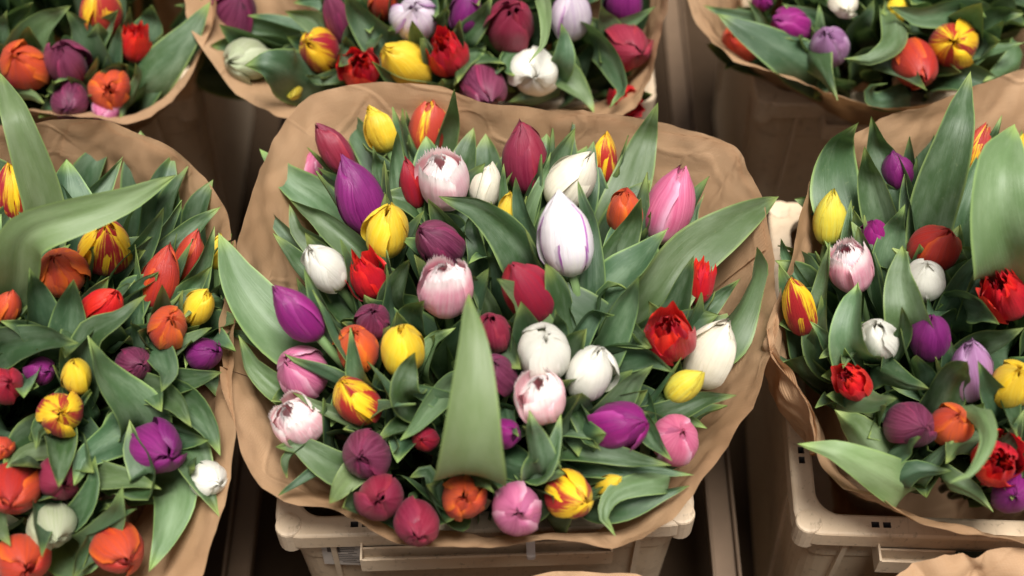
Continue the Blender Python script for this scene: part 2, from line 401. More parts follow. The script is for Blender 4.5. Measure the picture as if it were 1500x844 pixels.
# ------------------------------------------------------------------ bouquets: where each dome of blooms stands
B = {  # centre x, y, dome top z, curvature, crate centre
 'C': (-.012, .742, .185, 1.35, (-.030, .766)),
 'L': (-.420, .742, .180, 1.25, (-.545, .760)),
 'R': (.430, .742, .175, 1.25, (.452, .757)),
 'TL': (-.560, 1.250, .165, 1.25, (-.545, 1.290)),
 'TC': (-.055, 1.255, .165, 1.25, (-.030, 1.290)),
 'TR': (.455, 1.265, .165, 1.25, (.462, 1.288)),
}
def dome(b, x, y):
    cx, cy, zt, k, _ = B[b]
    return zt - k*min((x-cx)**2+(y-cy)**2, .09)
def on_dome(b, px, py, dh=0.0):
    z = B[b][2]
    for _ in range(8):
        p = at_z(px, py, z+dh); z = dome(b, p.x, p.y)*.7+z*.3
    return at_z(px, py, z+dh)

# ------------------------------------------------------------------ paper wraps
def wrap(label, rim, ctr, rb, seed, zb=-.33, crumple=1.0, flap=None):
    rng = random.Random(seed)
    pts = [at_z(px, py, z) for px, py, z in rim]
    n, m = 400, 60
    R_ = catmull([tuple(p) for p in pts], n, closed=True)
    s = np.concatenate([[0], np.cumsum(np.linalg.norm(np.diff(np.vstack([R_, R_[:1]]), axis=0), axis=1))])
    c = np.array([ctr[0], ctr[1], 0.0]); rimc = R_.mean(0)
    off = np.array([rng.uniform(-9, 9) for _ in range(3)])
    ang = np.unwrap(np.arctan2(R_[:,1]-rimc[1], R_[:,0]-rimc[0]))
    P = np.zeros((m+2, n+1, 3)); UV = np.zeros((m+2, n+1, 2))
    for i in range(n+1):
        P[m+1, i] = (c[0], c[1], zb); UV[m+1, i] = (0, 0)
        ii = i % n; p = R_[ii].copy(); a = ang[ii]
        d = np.array([math.cos(a), math.sin(a), 0])
        p[2] += .006*abs(mnoise.noise(Vector((s[i]*11, seed, 0))))+.0015*mnoise.noise(Vector((s[i]*70, seed, 3)))
        base = c + d*rb*.55; base[2] = zb
        rr_ = math.hypot(p[0]-c[0], p[1]-c[1]); ctl = c + d*(rb+.42*max(.02, rr_-rb)); ctl[2] = .02
        lam = np.linalg.norm(p-base)
        # pleats: each fold runs from the base up to the rim
        pl = mnoise.noise(Vector((s[i]*9+off[0], off[1], 0))); pl2 = .35-abs(mnoise.noise(Vector((s[i]*14+off[1], off[2], 5))))*1.6
        for j in range(m+1):
            v = j/m
            q = p*(1-v)**2 + ctl*2*v*(1-v) + base*v*v
            x = Vector(q*1.0)+Vector(off)
            fold = .006*pl*(1-.5*v)+.0028*pl2*min(1, .35+v)
            cr_ = abs(mnoise.noise(x*17)); cr2 = abs(mnoise.noise(x*38+Vector((3,1,7))))
            dsp = fold + crumple*(.007*(.25-cr_)+.0032*(.22-cr2)+.008*mnoise.noise(x*5))
            q = q + d*dsp + np.array([0,0,1])*dsp*-.35
            P[j, i] = q; UV[j, i] = (s[i], v*lam)
    o = link_mesh('paper_wrap', grid_mesh('paper_wrap', P, UV, M_PAPER))
    tag(o, label, 'paper wrap', 'brown paper wraps round the bouquets')
    if flap:
        i0, i1, top = flap
        cols = [k % n for k in range(i0, i1)]; K = len(cols); rows = int(m*.62)
        Q = np.zeros((rows, K, 3)); U = np.zeros((rows, K, 2))
        for b2, i in enumerate(cols):
            a = ang[i]; d = np.array([math.cos(a), math.sin(a), 0])
            for j in range(rows):
                sh = top*(1-.5*b2/K)+.008*mnoise.noise(Vector((b2*.07, seed, 1)))
                jj = sh*m/.25 + j
                j0 = min(int(jj), m-1); f = min(jj-j0, 1)
                q = P[j0, i]*(1-f)+P[min(j0+1, m), i]*f
                Q[j, b2] = q - d*(.0018+.0012*math.sin(b2*.21)) ; U[j, b2] = UV[min(j0,m), i]*(1-f)+UV[min(j0+1,m), i]*f+np.array([.3,.0011+.12*b2/K])
        link_mesh('overlapping_flap', grid_mesh('overlapping_flap', Q, U, M_PAPER), o)
    return o

wrap('brown paper wrap round the large sharp bouquet in the middle',
 [(322,540,.125),(315,480,.13),(335,400,.14),(360,310,.145),(385,240,.15),(432,158,.155),(490,130,.16),(560,122,.16),(650,128,.16),(720,152,.16),(800,158,.158),(900,166,.155),
  (970,180,.15),(1070,214,.15),(1105,262,.145),(1130,325,.14),(1138,420,.13),(1130,500,.125),(1104,585,.115),(1060,660,.11),(1010,728,.10),(945,785,.095),(890,800,.09),
  (800,797,.085),(700,802,.085),(600,806,.085),(540,785,.09),(480,748,.095),(405,722,.10),(365,672,.11),(338,605,.12)], (-.025,.760), .130, 4, flap=(131,200,.006))
wrap('brown paper wrap round the bouquet cut off by the left edge',
 [(352,350,.14),(352,430,.135),(347,540,.125),(336,670,.115),(312,760,.105),(288,850,.09),(220,930,.085),(60,980,.08),(-150,960,.08),(-330,880,.09),(-430,720,.11),(-440,520,.13),(-380,340,.15),
  (-250,235,.16),(-120,200,.165),(0,188,.165),(100,180,.165),(180,190,.16),(240,214,.16),(295,255,.15),(335,300,.145)], (-.50,.752), .125, 9, flap=(306,360,.006))
WR = wrap('brown paper wrap with a crumpled corner round the bouquet at the right edge',
 [(1500,105,.165),(1420,132,.165),(1350,160,.165),(1272,188,.16),(1216,228,.155),(1180,290,.15),(1158,375,.14),(1141,440,.135),(1131,500,.13),(1150,545,.12),(1172,580,.12),(1190,640,.105),(1205,690,.10),(1262,728,.095),(1340,756,.09),
  (1420,776,.085),(1500,795,.085),(1640,810,.085),(1800,770,.09),(1920,660,.11),(1960,500,.13),(1930,330,.15),(1830,190,.16),(1720,130,.165),(1600,98,.165)], (.445,.752), .125, 14, crumple=1.3)
# the corner of that wrap folds out and down over the crate rim
fa = [Vector(at_z(*q)) for q in ((1131,478,.135),(1137,512,.128),(1160,545,.122),(1188,600,.112),(1203,662,.100))]
fb = [Vector(at_z(*q)) for q in ((1126,500,.100),(1122,545,.060),(1136,590,.032),(1164,628,.026),(1196,668,.050))]
FA, FB = catmull([tuple(q) for q in fa], 40), catmull([tuple(q) for q in fb], 40)
FP = np.zeros((24, 40, 3)); FU = np.zeros((24, 40, 2))
for j in range(24):
    for i in range(40):
        v = j/23; q = FA[i]*(1-v)+FB[i]*v; x = Vector(q)
        dsp = .016*math.sin(math.pi*v)*(.5+.5*math.sin(i*.33))+.010*(.25-abs(mnoise.noise(x*24)))+.005*(.25-abs(mnoise.noise(x*55)))
        FP[j, i] = q+np.array((-.75, -.35, .55))*dsp; FU[j, i] = (i*.005+.02*v, v*.07)
link_mesh('folded_corner', grid_mesh('folded_corner', FP, FU, M_PAPER), WR)
wrap('brown paper wrap round the bouquet in the top left corner',
 [(312,-10,.12),(306,40,.115),(290,92,.11),(262,142,.10),(225,172,.095),(180,184,.09),(100,166,.09),(0,156,.09),(-130,140,.095),(-260,80,.11),(-300,-40,.13),(-250,-160,.145),(-100,-220,.15),(60,-230,.15),(200,-180,.145),(290,-90,.13)], (-.545,1.280), .13, 21)
wrap('brown paper wrap round the bouquet at the top middle',
 [(262,-60,.125),(275,0,.12),(292,58,.115),(318,102,.105),(358,140,.095),(405,168,.09),(470,180,.085),(600,186,.085),(750,190,.085),(870,184,.085),(920,160,.095),(948,125,.10),(965,70,.11),(985,-10,.125),(980,-100,.14),(900,-180,.15),(760,-225,.155),(600,-232,.155),(440,-205,.15),(310,-140,.14)], (-.03,1.278), .13, 33)
wrap('brown paper wrap round the bouquet in the top right corner',
 [(1005,-30,.12),(1018,8,.115),(1042,48,.11),(1090,94,.10),(1150,116,.095),(1230,146,.09),(1300,156,.09),(1400,142,.09),(1500,118,.095),(1600,80,.10),(1690,0,.12),(1700,-110,.14),(1600,-200,.15),(1430,-235,.155),(1250,-225,.155),(1100,-170,.145),(1020,-90,.13)], (.455,1.278), .13, 45)
wrap('torn brown paper edge poking up at the bottom edge below the middle crate',
 [(700,860,.05),(760,846,.055),(800,836,.058),(850,832,.06),(890,838,.055),(960,856,.05),(1040,960,.05),(1040,1180,.05),(900,1320,.05),(700,1340,.05),(520,1280,.05),(480,1100,.05),(540,940,.05)], (-.01,.315), .12, 51)
wrap('crumpled brown paper edge at the bottom right corner',
 [(1290,860,.055),(1330,826,.06),(1365,806,.066),(1400,800,.06),(1430,808,.062),(1470,798,.066),(1520,806,.06),(1600,840,.055),(1680,960,.05),(1640,1180,.05),(1500,1320,.05),(1330,1300,.05),(1230,1150,.05),(1230,970,.05)], (.430,.325), .11, 57, crumple=1.8)

# ------------------------------------------------------------------ tulips
def profile(xs, ys):
    xs = np.array(xs); ys = np.array(ys)
    tt = np.linspace(0, 1, 101); yy = np.interp(tt, xs, ys)
    for _ in range(14): yy[1:-1] = (yy[:-2]+yy[1:-1]*2+yy[2:])/4
    return lambda t: float(np.interp(t, tt, yy))
def petal(bm_kind, R, L, ang, layer, rng, op, mat):
    opl = op if layer == 0 else op*.45
    lp = lambda a, b: a+(b-a)*opl
    if bm_kind == 'cup':
        pr = profile([0,.05,.15,.32,.5,.68,.82,.93,1], [.20,.50,.80,.98,1.0,.88,lp(.62,.86),lp(.31,.68),lp(.0,.42)])
        nu, nv = 13, 17
    elif bm_kind == 'fringe':
        pr = profile([0,.05,.16,.35,.6,.8,1], [.20,.50,.80,.98,1.0,.92,.76] if layer == 0 else [.20,.50,.80,.98,1.0,.84,.30]); nu, nv = 37, 15
    else:
        pr = profile([0,.05,.18,.36,.6,.8,1], [.22,.50,.78,.95,.94,.86,.80] if layer == 0 else [.22,.50,.78,.95,.92,.72,.45]); nu, nv = 25, 15
    sc = (1.0, .87, .62, .36)[layer]; Lq = L*((1.0, .975, .96, .92) if bm_kind == 'cup' else (1.0, .985, 1.0, 1.0))[layer]*rng.uniform(.93, 1.05)
    spiral = rng.uniform(.07, .15)*rng.choice((1, 1, -1)); ex = rng.uniform(-.03, .17); tw = rng.uniform(-.22, .22)
    lean = rng.choice((rng.uniform(-.03, .05), rng.uniform(-.03, .05), rng.uniform(.05, .15)))+(.04*opl); off = Vector((rng.uniform(-50, 50), rng.uniform(-50, 50), rng.uniform(-50, 50)))
    tipw = {'cup': 0, 'fringe': .74, 'crown': .60}[bm_kind]
    spikes = [rng.uniform(0, 1) for _ in range(nu)]; spr = [rng.uniform(-1, 1) for _ in range(nu)]
    P = np.zeros((nv, nu, 3)); UV = np.zeros((nv, nu, 2))
    for j in range(nv):
        t = j/(nv-1); r0 = pr(t)*sc
        if t < .4: shp = .35+.65*math.sin(min(1, t/.4)*math.pi/2)
        else:
            q = (t-.4)/.6
            shp = (max(0, 1-q**3.0))**.62 if bm_kind == 'cup' else 1-(1-tipw)*q**1.8
        half = min(1.08*sc*shp/max(r0, .05), 1.32 if t < .85 else 1.25)
        if layer >= 2: half = min(half, 1.0)
        for i in range(nu):
            u = -1+2*i/(nu-1)
            th = ang + u*half + tw*t
            nz = mnoise.noise(Vector((u*1.3, t*2.2, 0))+off); nz2 = mnoise.noise(Vector((u*3.6, t*3.0, 4))+off)
            r = r0 + spiral*u*min(1, t*3) + ex*u*u*t + lean*t*t + .055*nz*min(1, t*3) + .022*nz2*t
            r -= .035*math.exp(-(u/.16)**2)*math.sin(math.pi*min(1, t*1.05))*(1 if layer == 0 else .6)
            r += .008*math.sin(u*13+off.y)*math.sin(math.pi*t)
            z = Lq*t
            if bm_kind == 'cup':
                z -= L*.075*abs(u)**2*t          # edges a little lower
                if t > .9: z += L*.05*(t-.9)/.1*(1-abs(u)); r += .06*nz2*(t-.9)/.1
            elif bm_kind == 'fringe':
                z -= L*(.16 if layer == 0 else .05)*u*u*t**3
                if j >= nv-2 or (abs(u) > .96 and t > .45):
                    k = 1.0 if j == nv-1 else .25
                    if i % 2 == 0: z += L*(.02+.075*spikes[i])*k
                    else: z -= L*.03*spikes[i]*k
                    r += .04*spr[i]*k
                    th += .02*spr[(i*3) % nu]*k
            else:
                z -= L*.20*u*u*t**3
                wv = math.sin(u*5+off.x)*.08*t**2; r += wv
                if t > .62:
                    k = ((t-.62)/.38)**1.5
                    ph_ = (u+1)*1.5+off.y*.1; tri = 1-abs((ph_ % 1.0)-.5)*2
                    z += L*(.20*tri**1.3-.06)*k*(.6+.6*mnoise.noise(Vector((math.floor(ph_)*3.7, off.z, 0)))+.3)
                    r += (.16*tri**2-.03)*k*mnoise.noise(Vector((math.floor(ph_)*5.1, off.z, 2)))*2.2
            r = max(r, .01)
            P[j, i] = (R*r*math.cos(th), R*r*math.sin(th), z); UV[j, i] = ((u+1)/2, t)
    return grid_mesh('petal', P, UV, mat)

def leaf_mesh(spine, W, roll0, roll1, fold, wave, rng, peak=.38, tipc=2.1, up=None):
    """spine: base to tip, world coordinates; the broad side turns towards `up` before rolling"""
    n, m = 26, 11
    D = catmull(spine, 90)
    for _ in range(30): D[1:-1] = D[1:-1]*.5+(D[:-2]+D[2:])*.25
    sl_ = np.concatenate([[0], np.cumsum(np.linalg.norm(np.diff(D, axis=0), axis=1))]); sl_ /= sl_[-1]
    C = np.stack([np.interp(np.linspace(0, 1, n), sl_, D[:,k]) for k in range(3)], 1)
    T = np.gradient(C, axis=0); T /= np.linalg.norm(T, axis=1)[:,None]
    P = np.zeros((n, m, 3)); UV = np.zeros((n, m, 2)); ph = rng.uniform(0, 6.3); fr = rng.uniform(1.2, 2.4); prevS = None
    for i in range(n):
        t = i/(n-1); Tv = Vector(T[i]); c = Vector(C[i])
        nrm = (CO-c).normalized() if up is None else Vector(up)
        S = Tv.cross(nrm)
        if S.length < .15 and prevS is not None: S = prevS.copy()
        S = (S - Tv*S.dot(Tv)).normalized()
        if prevS is not None:
            if S.dot(prevS) < 0: S = -S
            S = (S*.35+prevS*.65); S = (S-Tv*S.dot(Tv)).normalized()
        prevS = S
        a = roll0+(roll1-roll0)*t
        S2 = (Matrix.Rotation(a, 3, Tv) @ S); Nn = S2.cross(Tv)
        if t < peak: wf = .42+.58*math.sin(t/peak*math.pi/2)
        else: wf = max(0, 1-((t-peak)/(1-peak))**tipc)**.92
        wd = W*.5*wf
        fo = fold*(1-.35*t)
        for k in range(m):
            u = -1+2*k/(m-1)
            an = fo*abs(u)**.8
            x = wd*u*math.cos(an*.8); h = wd*abs(u)**1.25*math.sin(fo)
            h += wave*wd*math.sin(fr*6.28*t+ph+(1.6 if u > 0 else 0))*abs(u)**2.2*min(1, 2.2*(1-t))
            h -= .0016*math.exp(-(u/.09)**2)*(1-t)
            h += .0016*mnoise.noise(Vector((u*2, t*7, ph*3)))
            q = c + S2*x + Nn*h
            P[i, k] = q; UV[i, k] = ((u+1)/2, t)
    return P, UV

def stem_mesh(pts, r, origin):
    C = catmull(pts, 10); T = np.gradient(C, axis=0); m = 8
    P = np.zeros((10, m+1, 3)); UV = np.zeros((10, m+1, 2))
    for i in range(10):
        Tv = Vector(T[i]).normalized(); X = Tv.orthogonal().normalized(); Y = Tv.cross(X)
        for k in range(m+1):
            a = 2*math.pi*k/m; P[i, k] = Vector(C[i])+X*(r*math.cos(a))+Y*(r*math.sin(a)); UV[i, k] = (k/m, i/9)
    return grid_mesh('stem', P, UV, M_STEM, origin=origin)

TUL = {k: [] for k in B}
GROUPS = {'C': 'tulips in the middle bouquet', 'L': 'tulips in the left bouquet', 'R': 'tulips in the right bouquet', 'TL': 'tulips in the top left bouquet', 'TC': 'tulips in the top middle bouquet', 'TR': 'tulips in the top right bouquet'}
def tulip(b, px, py, wpx, tx, ty, kind, colr, label, op=.1, asp=1.42, dh=0.0):
    rng = random.Random(int(px*7+py*13+wpx))
    if ty > .1: ty = min(.9, ty+.10)
    C = on_dome(b, px, py, dh); d = depth(C)
    R = wpx*d/F/2*(.99 if kind == 'cup' else .94); L = 2*R*asp*(1.12 if kind == 'cup' else 1.0)
    vb = (CO-C).normalized(); vr = CR - vb*CR.dot(vb); vr.normalize(); vu = vb.cross(vr)
    tt = min(.97, math.hypot(tx, ty)); sc = tt/max(1e-6, math.hypot(tx, ty))
    ax = (vr*tx*sc + vu*ty*sc + vb*math.sqrt(1-tt*tt)).normalized()
    base = C - ax*L*.5
    cx, cy, zt, kk, cc = B[b]
    foot = Vector((cc[0]+(C.x-cx)*.42, cc[1]+(C.y-cy)*.42, -.13))
    e = empty('tulip', foot); tag(e, label, 'tulip', GROUPS[b])
    rot = ax.to_track_quat('Z', 'Y').to_matrix().to_4x4() @ Matrix.Rotation(rng.uniform(0, 6.28), 4, 'Z')
    layers = {'cup': ((3, 0), (3, 1)), 'fringe': ((3, 0), (3, 1), (3, 2)), 'crown': ((3, 0), (3, 1), (3, 2), (2, 3))}[kind]
    if kind == 'cup' and op > .3: layers = layers + ((3, 2),)
    for n_, ly in layers:
        for k in range(n_):
            a = k*2*math.pi/n_ + (math.pi/3 if ly % 2 else 0) + rng.uniform(-.12, .12)
            me = petal(kind, R*(.97 if kind == 'cup' else 1), L, a, ly, rng, op, PM[colr])
            p = link_mesh('petal', me, e); p.matrix_basis = Matrix.Translation(base-foot) @ rot
    mid = base - ax*.05; mid2 = base.lerp(foot, .55)
    s = link_mesh('stem', stem_mesh([tuple(base+ax*.003), tuple(base-ax*.03), tuple((mid+mid2)/2), tuple(foot)], .0042, foot), e)
    TUL[b].append(dict(e=e, C=C, base=base, ax=ax, foot=foot, R=R, L=L, rng=rng, d=d))
    return e
def add_leaf(tu, spine, W, r0=0, r1=0, fold=.5, wave=.15, peak=.38, tipc=2.1, up=None):
    P, UV = leaf_mesh([tuple(p) for p in spine], W, r0, r1, fold, wave, tu['rng'], peak, tipc, up)
    return link_mesh('leaf', grid_mesh('leaf', P, UV, M_LEAF, origin=tu['foot']), tu['e'])
def leaf(b, pts, wpx, roll=None, roll1=None, fold=None, wave=.2, tip=.022, base=-.022, peak=.40, tipc=1.85, ext=.09, pale=None):
    """pts: tip first"""
    n = len(pts); W3 = []
    for i, p in enumerate(pts):
        dh = p[2] if len(p) > 2 else tip+(base-tip)*i/(n-1)
        W3.append(on_dome(b, p[0], p[1], dh))
    W3 = W3[::-1]
    b0 = W3[0]; tu = min(TUL[b], key=lambda q: (q['base'].lerp(q['C'], .3)-b0).length)
    cx, cy = B[b][4]
    root = Vector((b0.x+(cx-b0.x)*.30, b0.y+(cy-b0.y)*.30, b0.z-ext))
    W3 = [root, b0.lerp(root, .42)+(b0-W3[1])*.25] + W3
    W = wpx*depth(b0)/F
    lr = random.Random(int(pts[0][0]*3+pts[0][1]*11))
    if roll is None: roll = lr.uniform(-32, 32)
    if roll1 is None: roll1 = roll+lr.uniform(-38, 38)
    if fold is None: fold = lr.uniform(.55, 1.15)
    tpv = (W3[-1]-W3[-2]); nv_ = (CO-W3[-1]).normalized()
    W3[-1] = W3[-1] + nv_*lr.uniform(-.012, .014)
    W3.insert(-1, W3[-2].lerp(W3[-1], .5) + nv_*lr.uniform(-.006, .009))
    W *= (1.0+.2*max(0, fold-.1))*({'L': 1.22, 'R': 1.14, 'TC': 1.15, 'TL': 1.12, 'TR': 1.12}.get(b, 1.08) if pale is None else 1)
    if pale is None: wave = max(wave, lr.uniform(.15, .5))
    o = add_leaf(tu, W3, W, math.radians(roll), math.radians(roll1), fold, wave, peak, tipc)
    o.color = (1, 1, 1, 1-(pale if pale is not None else max(0, lr.uniform(-.9, .45))))
    return o
def T(b, rows):
    for r in rows: tulip(b, *r[:8], **(r[8] if len(r) > 8 else {}))
T('C', [
 (556,190,46,-.40,.80,'cup','yellow','plain yellow tulip leaning on the back paper of the middle bouquet',dict(dh=.025)),
 (628,190,60,.10,.85,'cup','flame2','yellow tulip with red edges, loosely open, at the very back of the middle bouquet',dict(op=.35,asp=1.3)),
 (488,218,48,-.55,.72,'cup','crimson','slim crimson tulip above the big purple one, back left of the middle bouquet',dict(asp=1.7,dh=.03)),
 (455,250,40,.10,.85,'cup','pink','pink tulip peeping out behind a pointed leaf, back left of the middle bouquet',dict(dh=.0)),
 (416,308,30,.10,.9,'cup','pink','slim pink tulip almost hidden by leaves at the upper left paper',dict(dh=-.03,asp=1.8)),
 (524,288,70,-.35,.82,'cup','purple','large long purple tulip near the upper left of the middle bouquet',dict(asp=1.6,dh=.015)),
 (566,338,66,.08,.62,'cup','yellow','yellow tulip just below the large purple one in the middle bouquet',dict(asp=1.35,dh=.01)),
 (603,270,34,-.25,.9,'cup','cherry','thin red tulip half hidden left of the upper fringed pink one',dict(asp=2.1)),
 (650,268,80,-.10,.62,'fringe','palepink','fringed pale pink tulip highest in the middle bouquet',dict(asp=1.12,dh=.005)),
 (714,272,46,.15,.8,'cup','cream','small cream tulip right of the upper fringed pink one',dict(asp=1.4,dh=-.01)),
 (641,356,68,-.5,.35,'cup','plum','plum tulip between the two upper fringed pink tulips',dict(asp=1.3)),
 (655,425,82,-.05,.58,'fringe','fringepink','fringed pink tulip above the point of the huge pale leaf',dict(asp=1.18,dh=.015)),
 (476,392,60,-.45,.5,'cup','white','white tulip at the left of the middle bouquet beside a small red one',dict(asp=1.4,dh=.03)),
 (537,408,62,-.35,.62,'crown','red','ragged red tulip right of the white one on the left of the middle bouquet',dict(asp=1.25)),
 (436,458,58,-.62,.6,'cup','magenta','magenta tulip behind the long leaf at the left of the middle bouquet',dict(asp=1.65,dh=.05)),
 (546,470,52,0,.3,'cup','plum','small dusky plum bud above the orange tulip in the middle bouquet',dict(asp=1.2)),
 (770,234,66,-.12,.85,'cup','crimson','crimson purple tulip at the back, right of centre, in the middle bouquet',dict(asp=1.5,op=.2)),
 (836,265,68,.55,.6,'cup','cream','cream white tulip behind the purple-striped white one',dict(asp=1.35)),
 (885,234,42,.05,.85,'cup','flame','small red and yellow tulip at the back right of the middle bouquet',dict(asp=1.75)),
 (916,312,56,-.02,.6,'cup','orange','orange tulip left of the large pink one in the middle bouquet',dict(op=.5,asp=1.4)),
 (980,304,72,.32,.78,'cup','pink','large pink tulip at the upper right of the middle bouquet',dict(asp=1.5,dh=.01)),
 (828,344,80,-.15,.82,'cup','whitepurple','large white tulip with purple stripes in the middle bouquet',dict(asp=1.5,dh=.03,op=.15)),
 (743,315,34,.1,.9,'cup','yellow','narrow yellow bud between leaves left of the purple-striped white tulip',dict(asp=1.8)),
 (772,428,76,-.4,.55,'cup','cherry','big dark red tulip at the heart of the middle bouquet',dict(asp=1.4,dh=.01)),
 (722,486,54,-.1,.4,'cup','crimson','dark crimson tulip right of the point of the huge pale leaf',dict(asp=1.35)),
 (1026,418,40,.15,.85,'crown','red','narrow ragged red tulip behind a leaf above the bright red one on the right',dict(asp=1.7)),
 (982,495,78,-.05,.35,'crown','red','bright ragged red tulip at the right of the middle bouquet',dict(asp=1.15,dh=.015)),
 (1042,520,78,.42,.62,'cup','cream','cream white tulip opening at the right of the middle bouquet',dict(asp=1.35,op=.3)),
 (798,517,82,0,.38,'cup','white','round white tulip in the middle bouquet above a fringed pale one',dict(asp=1.2,dh=.012)),
 (866,545,74,.22,.5,'cup','white','white tulip with a green side, right of the round white one',dict(asp=1.3,op=.15)),
 (730,548,56,-.3,.35,'cup','plum','dark plum tulip touching the right edge of the huge pale leaf',dict(asp=1.35,op=.35)),
 (795,584,78,-.12,.45,'fringe','palepink','fringed pale pink tulip below the round white one',dict(asp=1.05,dh=.015)),
 (906,624,76,.62,.1,'cup','magenta','magenta purple tulip lying sideways at the lower right of the middle bouquet',dict(asp=1.35)),
 (988,642,74,.2,.12,'cup','pink','round pink tulip at the lower right edge of the middle bouquet',dict(asp=1.25)),
 (742,634,44,.35,0,'cup','magenta','crinkled magenta tulip peeping right of the huge pale leaf',dict(asp=1.4,op=.4)),
 (1003,566,46,.65,.4,'cup','yelgreen','greenish yellow bud beneath the cream tulip on the right',dict(asp=1.5)),
 (836,726,70,.45,-.2,'cup','flame','red and yellow tulip at the front of the middle bouquet',dict(asp=1.3,op=.15)),
 (756,746,78,.05,-.08,'cup','lilacpink','round pink tulip at the front rim seen straight on',dict(asp=1.2)),
 (892,709,26,.7,.25,'cup','yellow','sliver of a yellow tulip under leaves at the front right of the middle bouquet',dict(asp=1.9,dh=-.01)),
 (523,508,66,-.1,.42,'cup','orange','orange tulip with a leaf point before it, left of the yellow one',dict(asp=1.2)),
 (590,510,70,0,.5,'cup','yellow','yellow tulip left of the huge pale leaf, next to an orange one',dict(asp=1.3)),
 (441,546,76,-.4,.2,'cup','lilacpink','lilac pink tulip at the left side of the middle bouquet',dict(asp=1.2)),
 (523,586,66,-.4,.4,'cup','flame','yellow tulip with red flames below the orange one in the middle bouquet',dict(asp=1.35)),
 (437,618,76,-.38,.35,'fringe','palepink','fringed pale pink tulip at the far left of the middle bouquet',dict(asp=1.1)),
 (535,666,74,-.15,-.08,'cup','plum','dusky plum tulip at the lower left of the middle bouquet',dict(asp=1.25)),
 (556,731,72,0,-.05,'cup','crimson','mauve crimson tulip at the front left of the middle bouquet',dict(asp=1.2,op=.3)),
 (609,768,68,.05,-.4,'cup','crimson','deep crimson tulip lowest of all, hanging at the front rim',dict(asp=1.3)),
 (679,729,68,.05,0,'cup','orange','curly orange tulip under the foot of the huge pale leaf',dict(asp=1.1,op=.6)),
 (622,644,40,-.2,0,'cup','cherry','red tulip half hidden left of the huge pale leaf',dict(asp=1.2,dh=-.02)),
])
T('L', [
 (20,285,56,-.1,.8,'cup','flame','red and yellow tulip at the upper left edge beside a tall leaf',dict(op=.2)),
 (153,361,74,.05,.5,'cup','flame','yellow tulip with red sides under the long sideways leaf on the left',dict(op=.25,asp=1.25)),
 (90,397,72,-.2,.3,'cup','orange','orange tulip below the long sideways leaf in the left bouquet',dict(asp=1.2)),
 (234,406,54,.25,.8,'cup','redorange','long orange tulip at the right of the left bouquet',dict(asp=1.7)),
 (151,449,56,.45,.4,'cup','red','red tulip in the upper half of the left bouquet',dict(asp=1.3,op=.2)),
 (10,448,40,.2,.6,'cup','orange','orange tulip cut by the left edge of the photo, upper one',dict(asp=1.4)),
 (246,480,62,.12,.2,'cup','orange','orange tulip touching a yellow one at the right of the left bouquet',dict(asp=1.25,op=.3)),
 (292,448,46,.35,.5,'cup','yellow','yellow tulip at the right rim of the left bouquet',dict(asp=1.4,op=.2)),
 (277,378,42,.3,.8,'cup','redorange','red orange tulip behind a leaf at the upper right of the left bouquet',dict(asp=1.8,dh=-.01)),
 (320,370,28,.1,.8,'cup','yellow','sliver of a yellow tulip at the right paper of the left bouquet',dict(asp=1.8,dh=-.01)),
 (112,550,44,-.1,.5,'cup','yellow','plain yellow tulip directly above a yellow and red one on the left',dict(asp=1.5)),
 (89,606,68,0,.02,'cup','flame','yellow and red tulip, opening, in the middle of the left bouquet',dict(asp=1.1,op=.4)),
 (199,531,52,.3,-.1,'cup','plum','dark plum tulip inside curled leaves of the left bouquet',dict(asp=1.2,dh=-.02)),
 (230,656,78,.3,-.22,'cup','purple','purple tulip cupped by a leaf in the left bouquet',dict(asp=1.25)),
 (306,701,54,.35,-.2,'cup','white','white tulip at the lower right paper of the left bouquet',dict(asp=1.3)),
 (8,565,54,.1,.1,'cup','cherry','cherry red tulip cut by the left edge of the photo',dict(asp=1.2)),
 (60,543,42,.35,0,'cup','purple','small purple tulip beside the cherry red one at the left edge',dict(asp=1.3,dh=-.015)),
 (85,703,66,.2,-.2,'cup','crimson','crimson tulip under a leaf at the lower part of the left bouquet',dict(asp=1.2,dh=-.01)),
 (22,718,78,-.1,-.4,'cup','redorange','large orange red tulip at the lower left edge',dict(asp=1.3)),
 (75,772,70,.15,-.4,'cup','whitegreen','greenish white tulip bud at the lower left',dict(asp=1.3,dh=-.012)),
 (33,822,76,.1,-.25,'cup','redorange','orange tulip in the bottom left corner',dict(asp=1.2)),
 (177,804,76,.25,-.35,'cup','redorange','orange red tulip at the bottom of the left bouquet below a leaf tip',dict(asp=1.25)),
 (300,520,50,.4,.1,'cup','purple','purple tulip half hidden at the right rim of the left bouquet',dict(asp=1.3,dh=-.01)),
 (4,656,34,.2,-.1,'cup','orange','small orange tulip at the left edge below the cherry red one',dict(asp=1.2)),
])
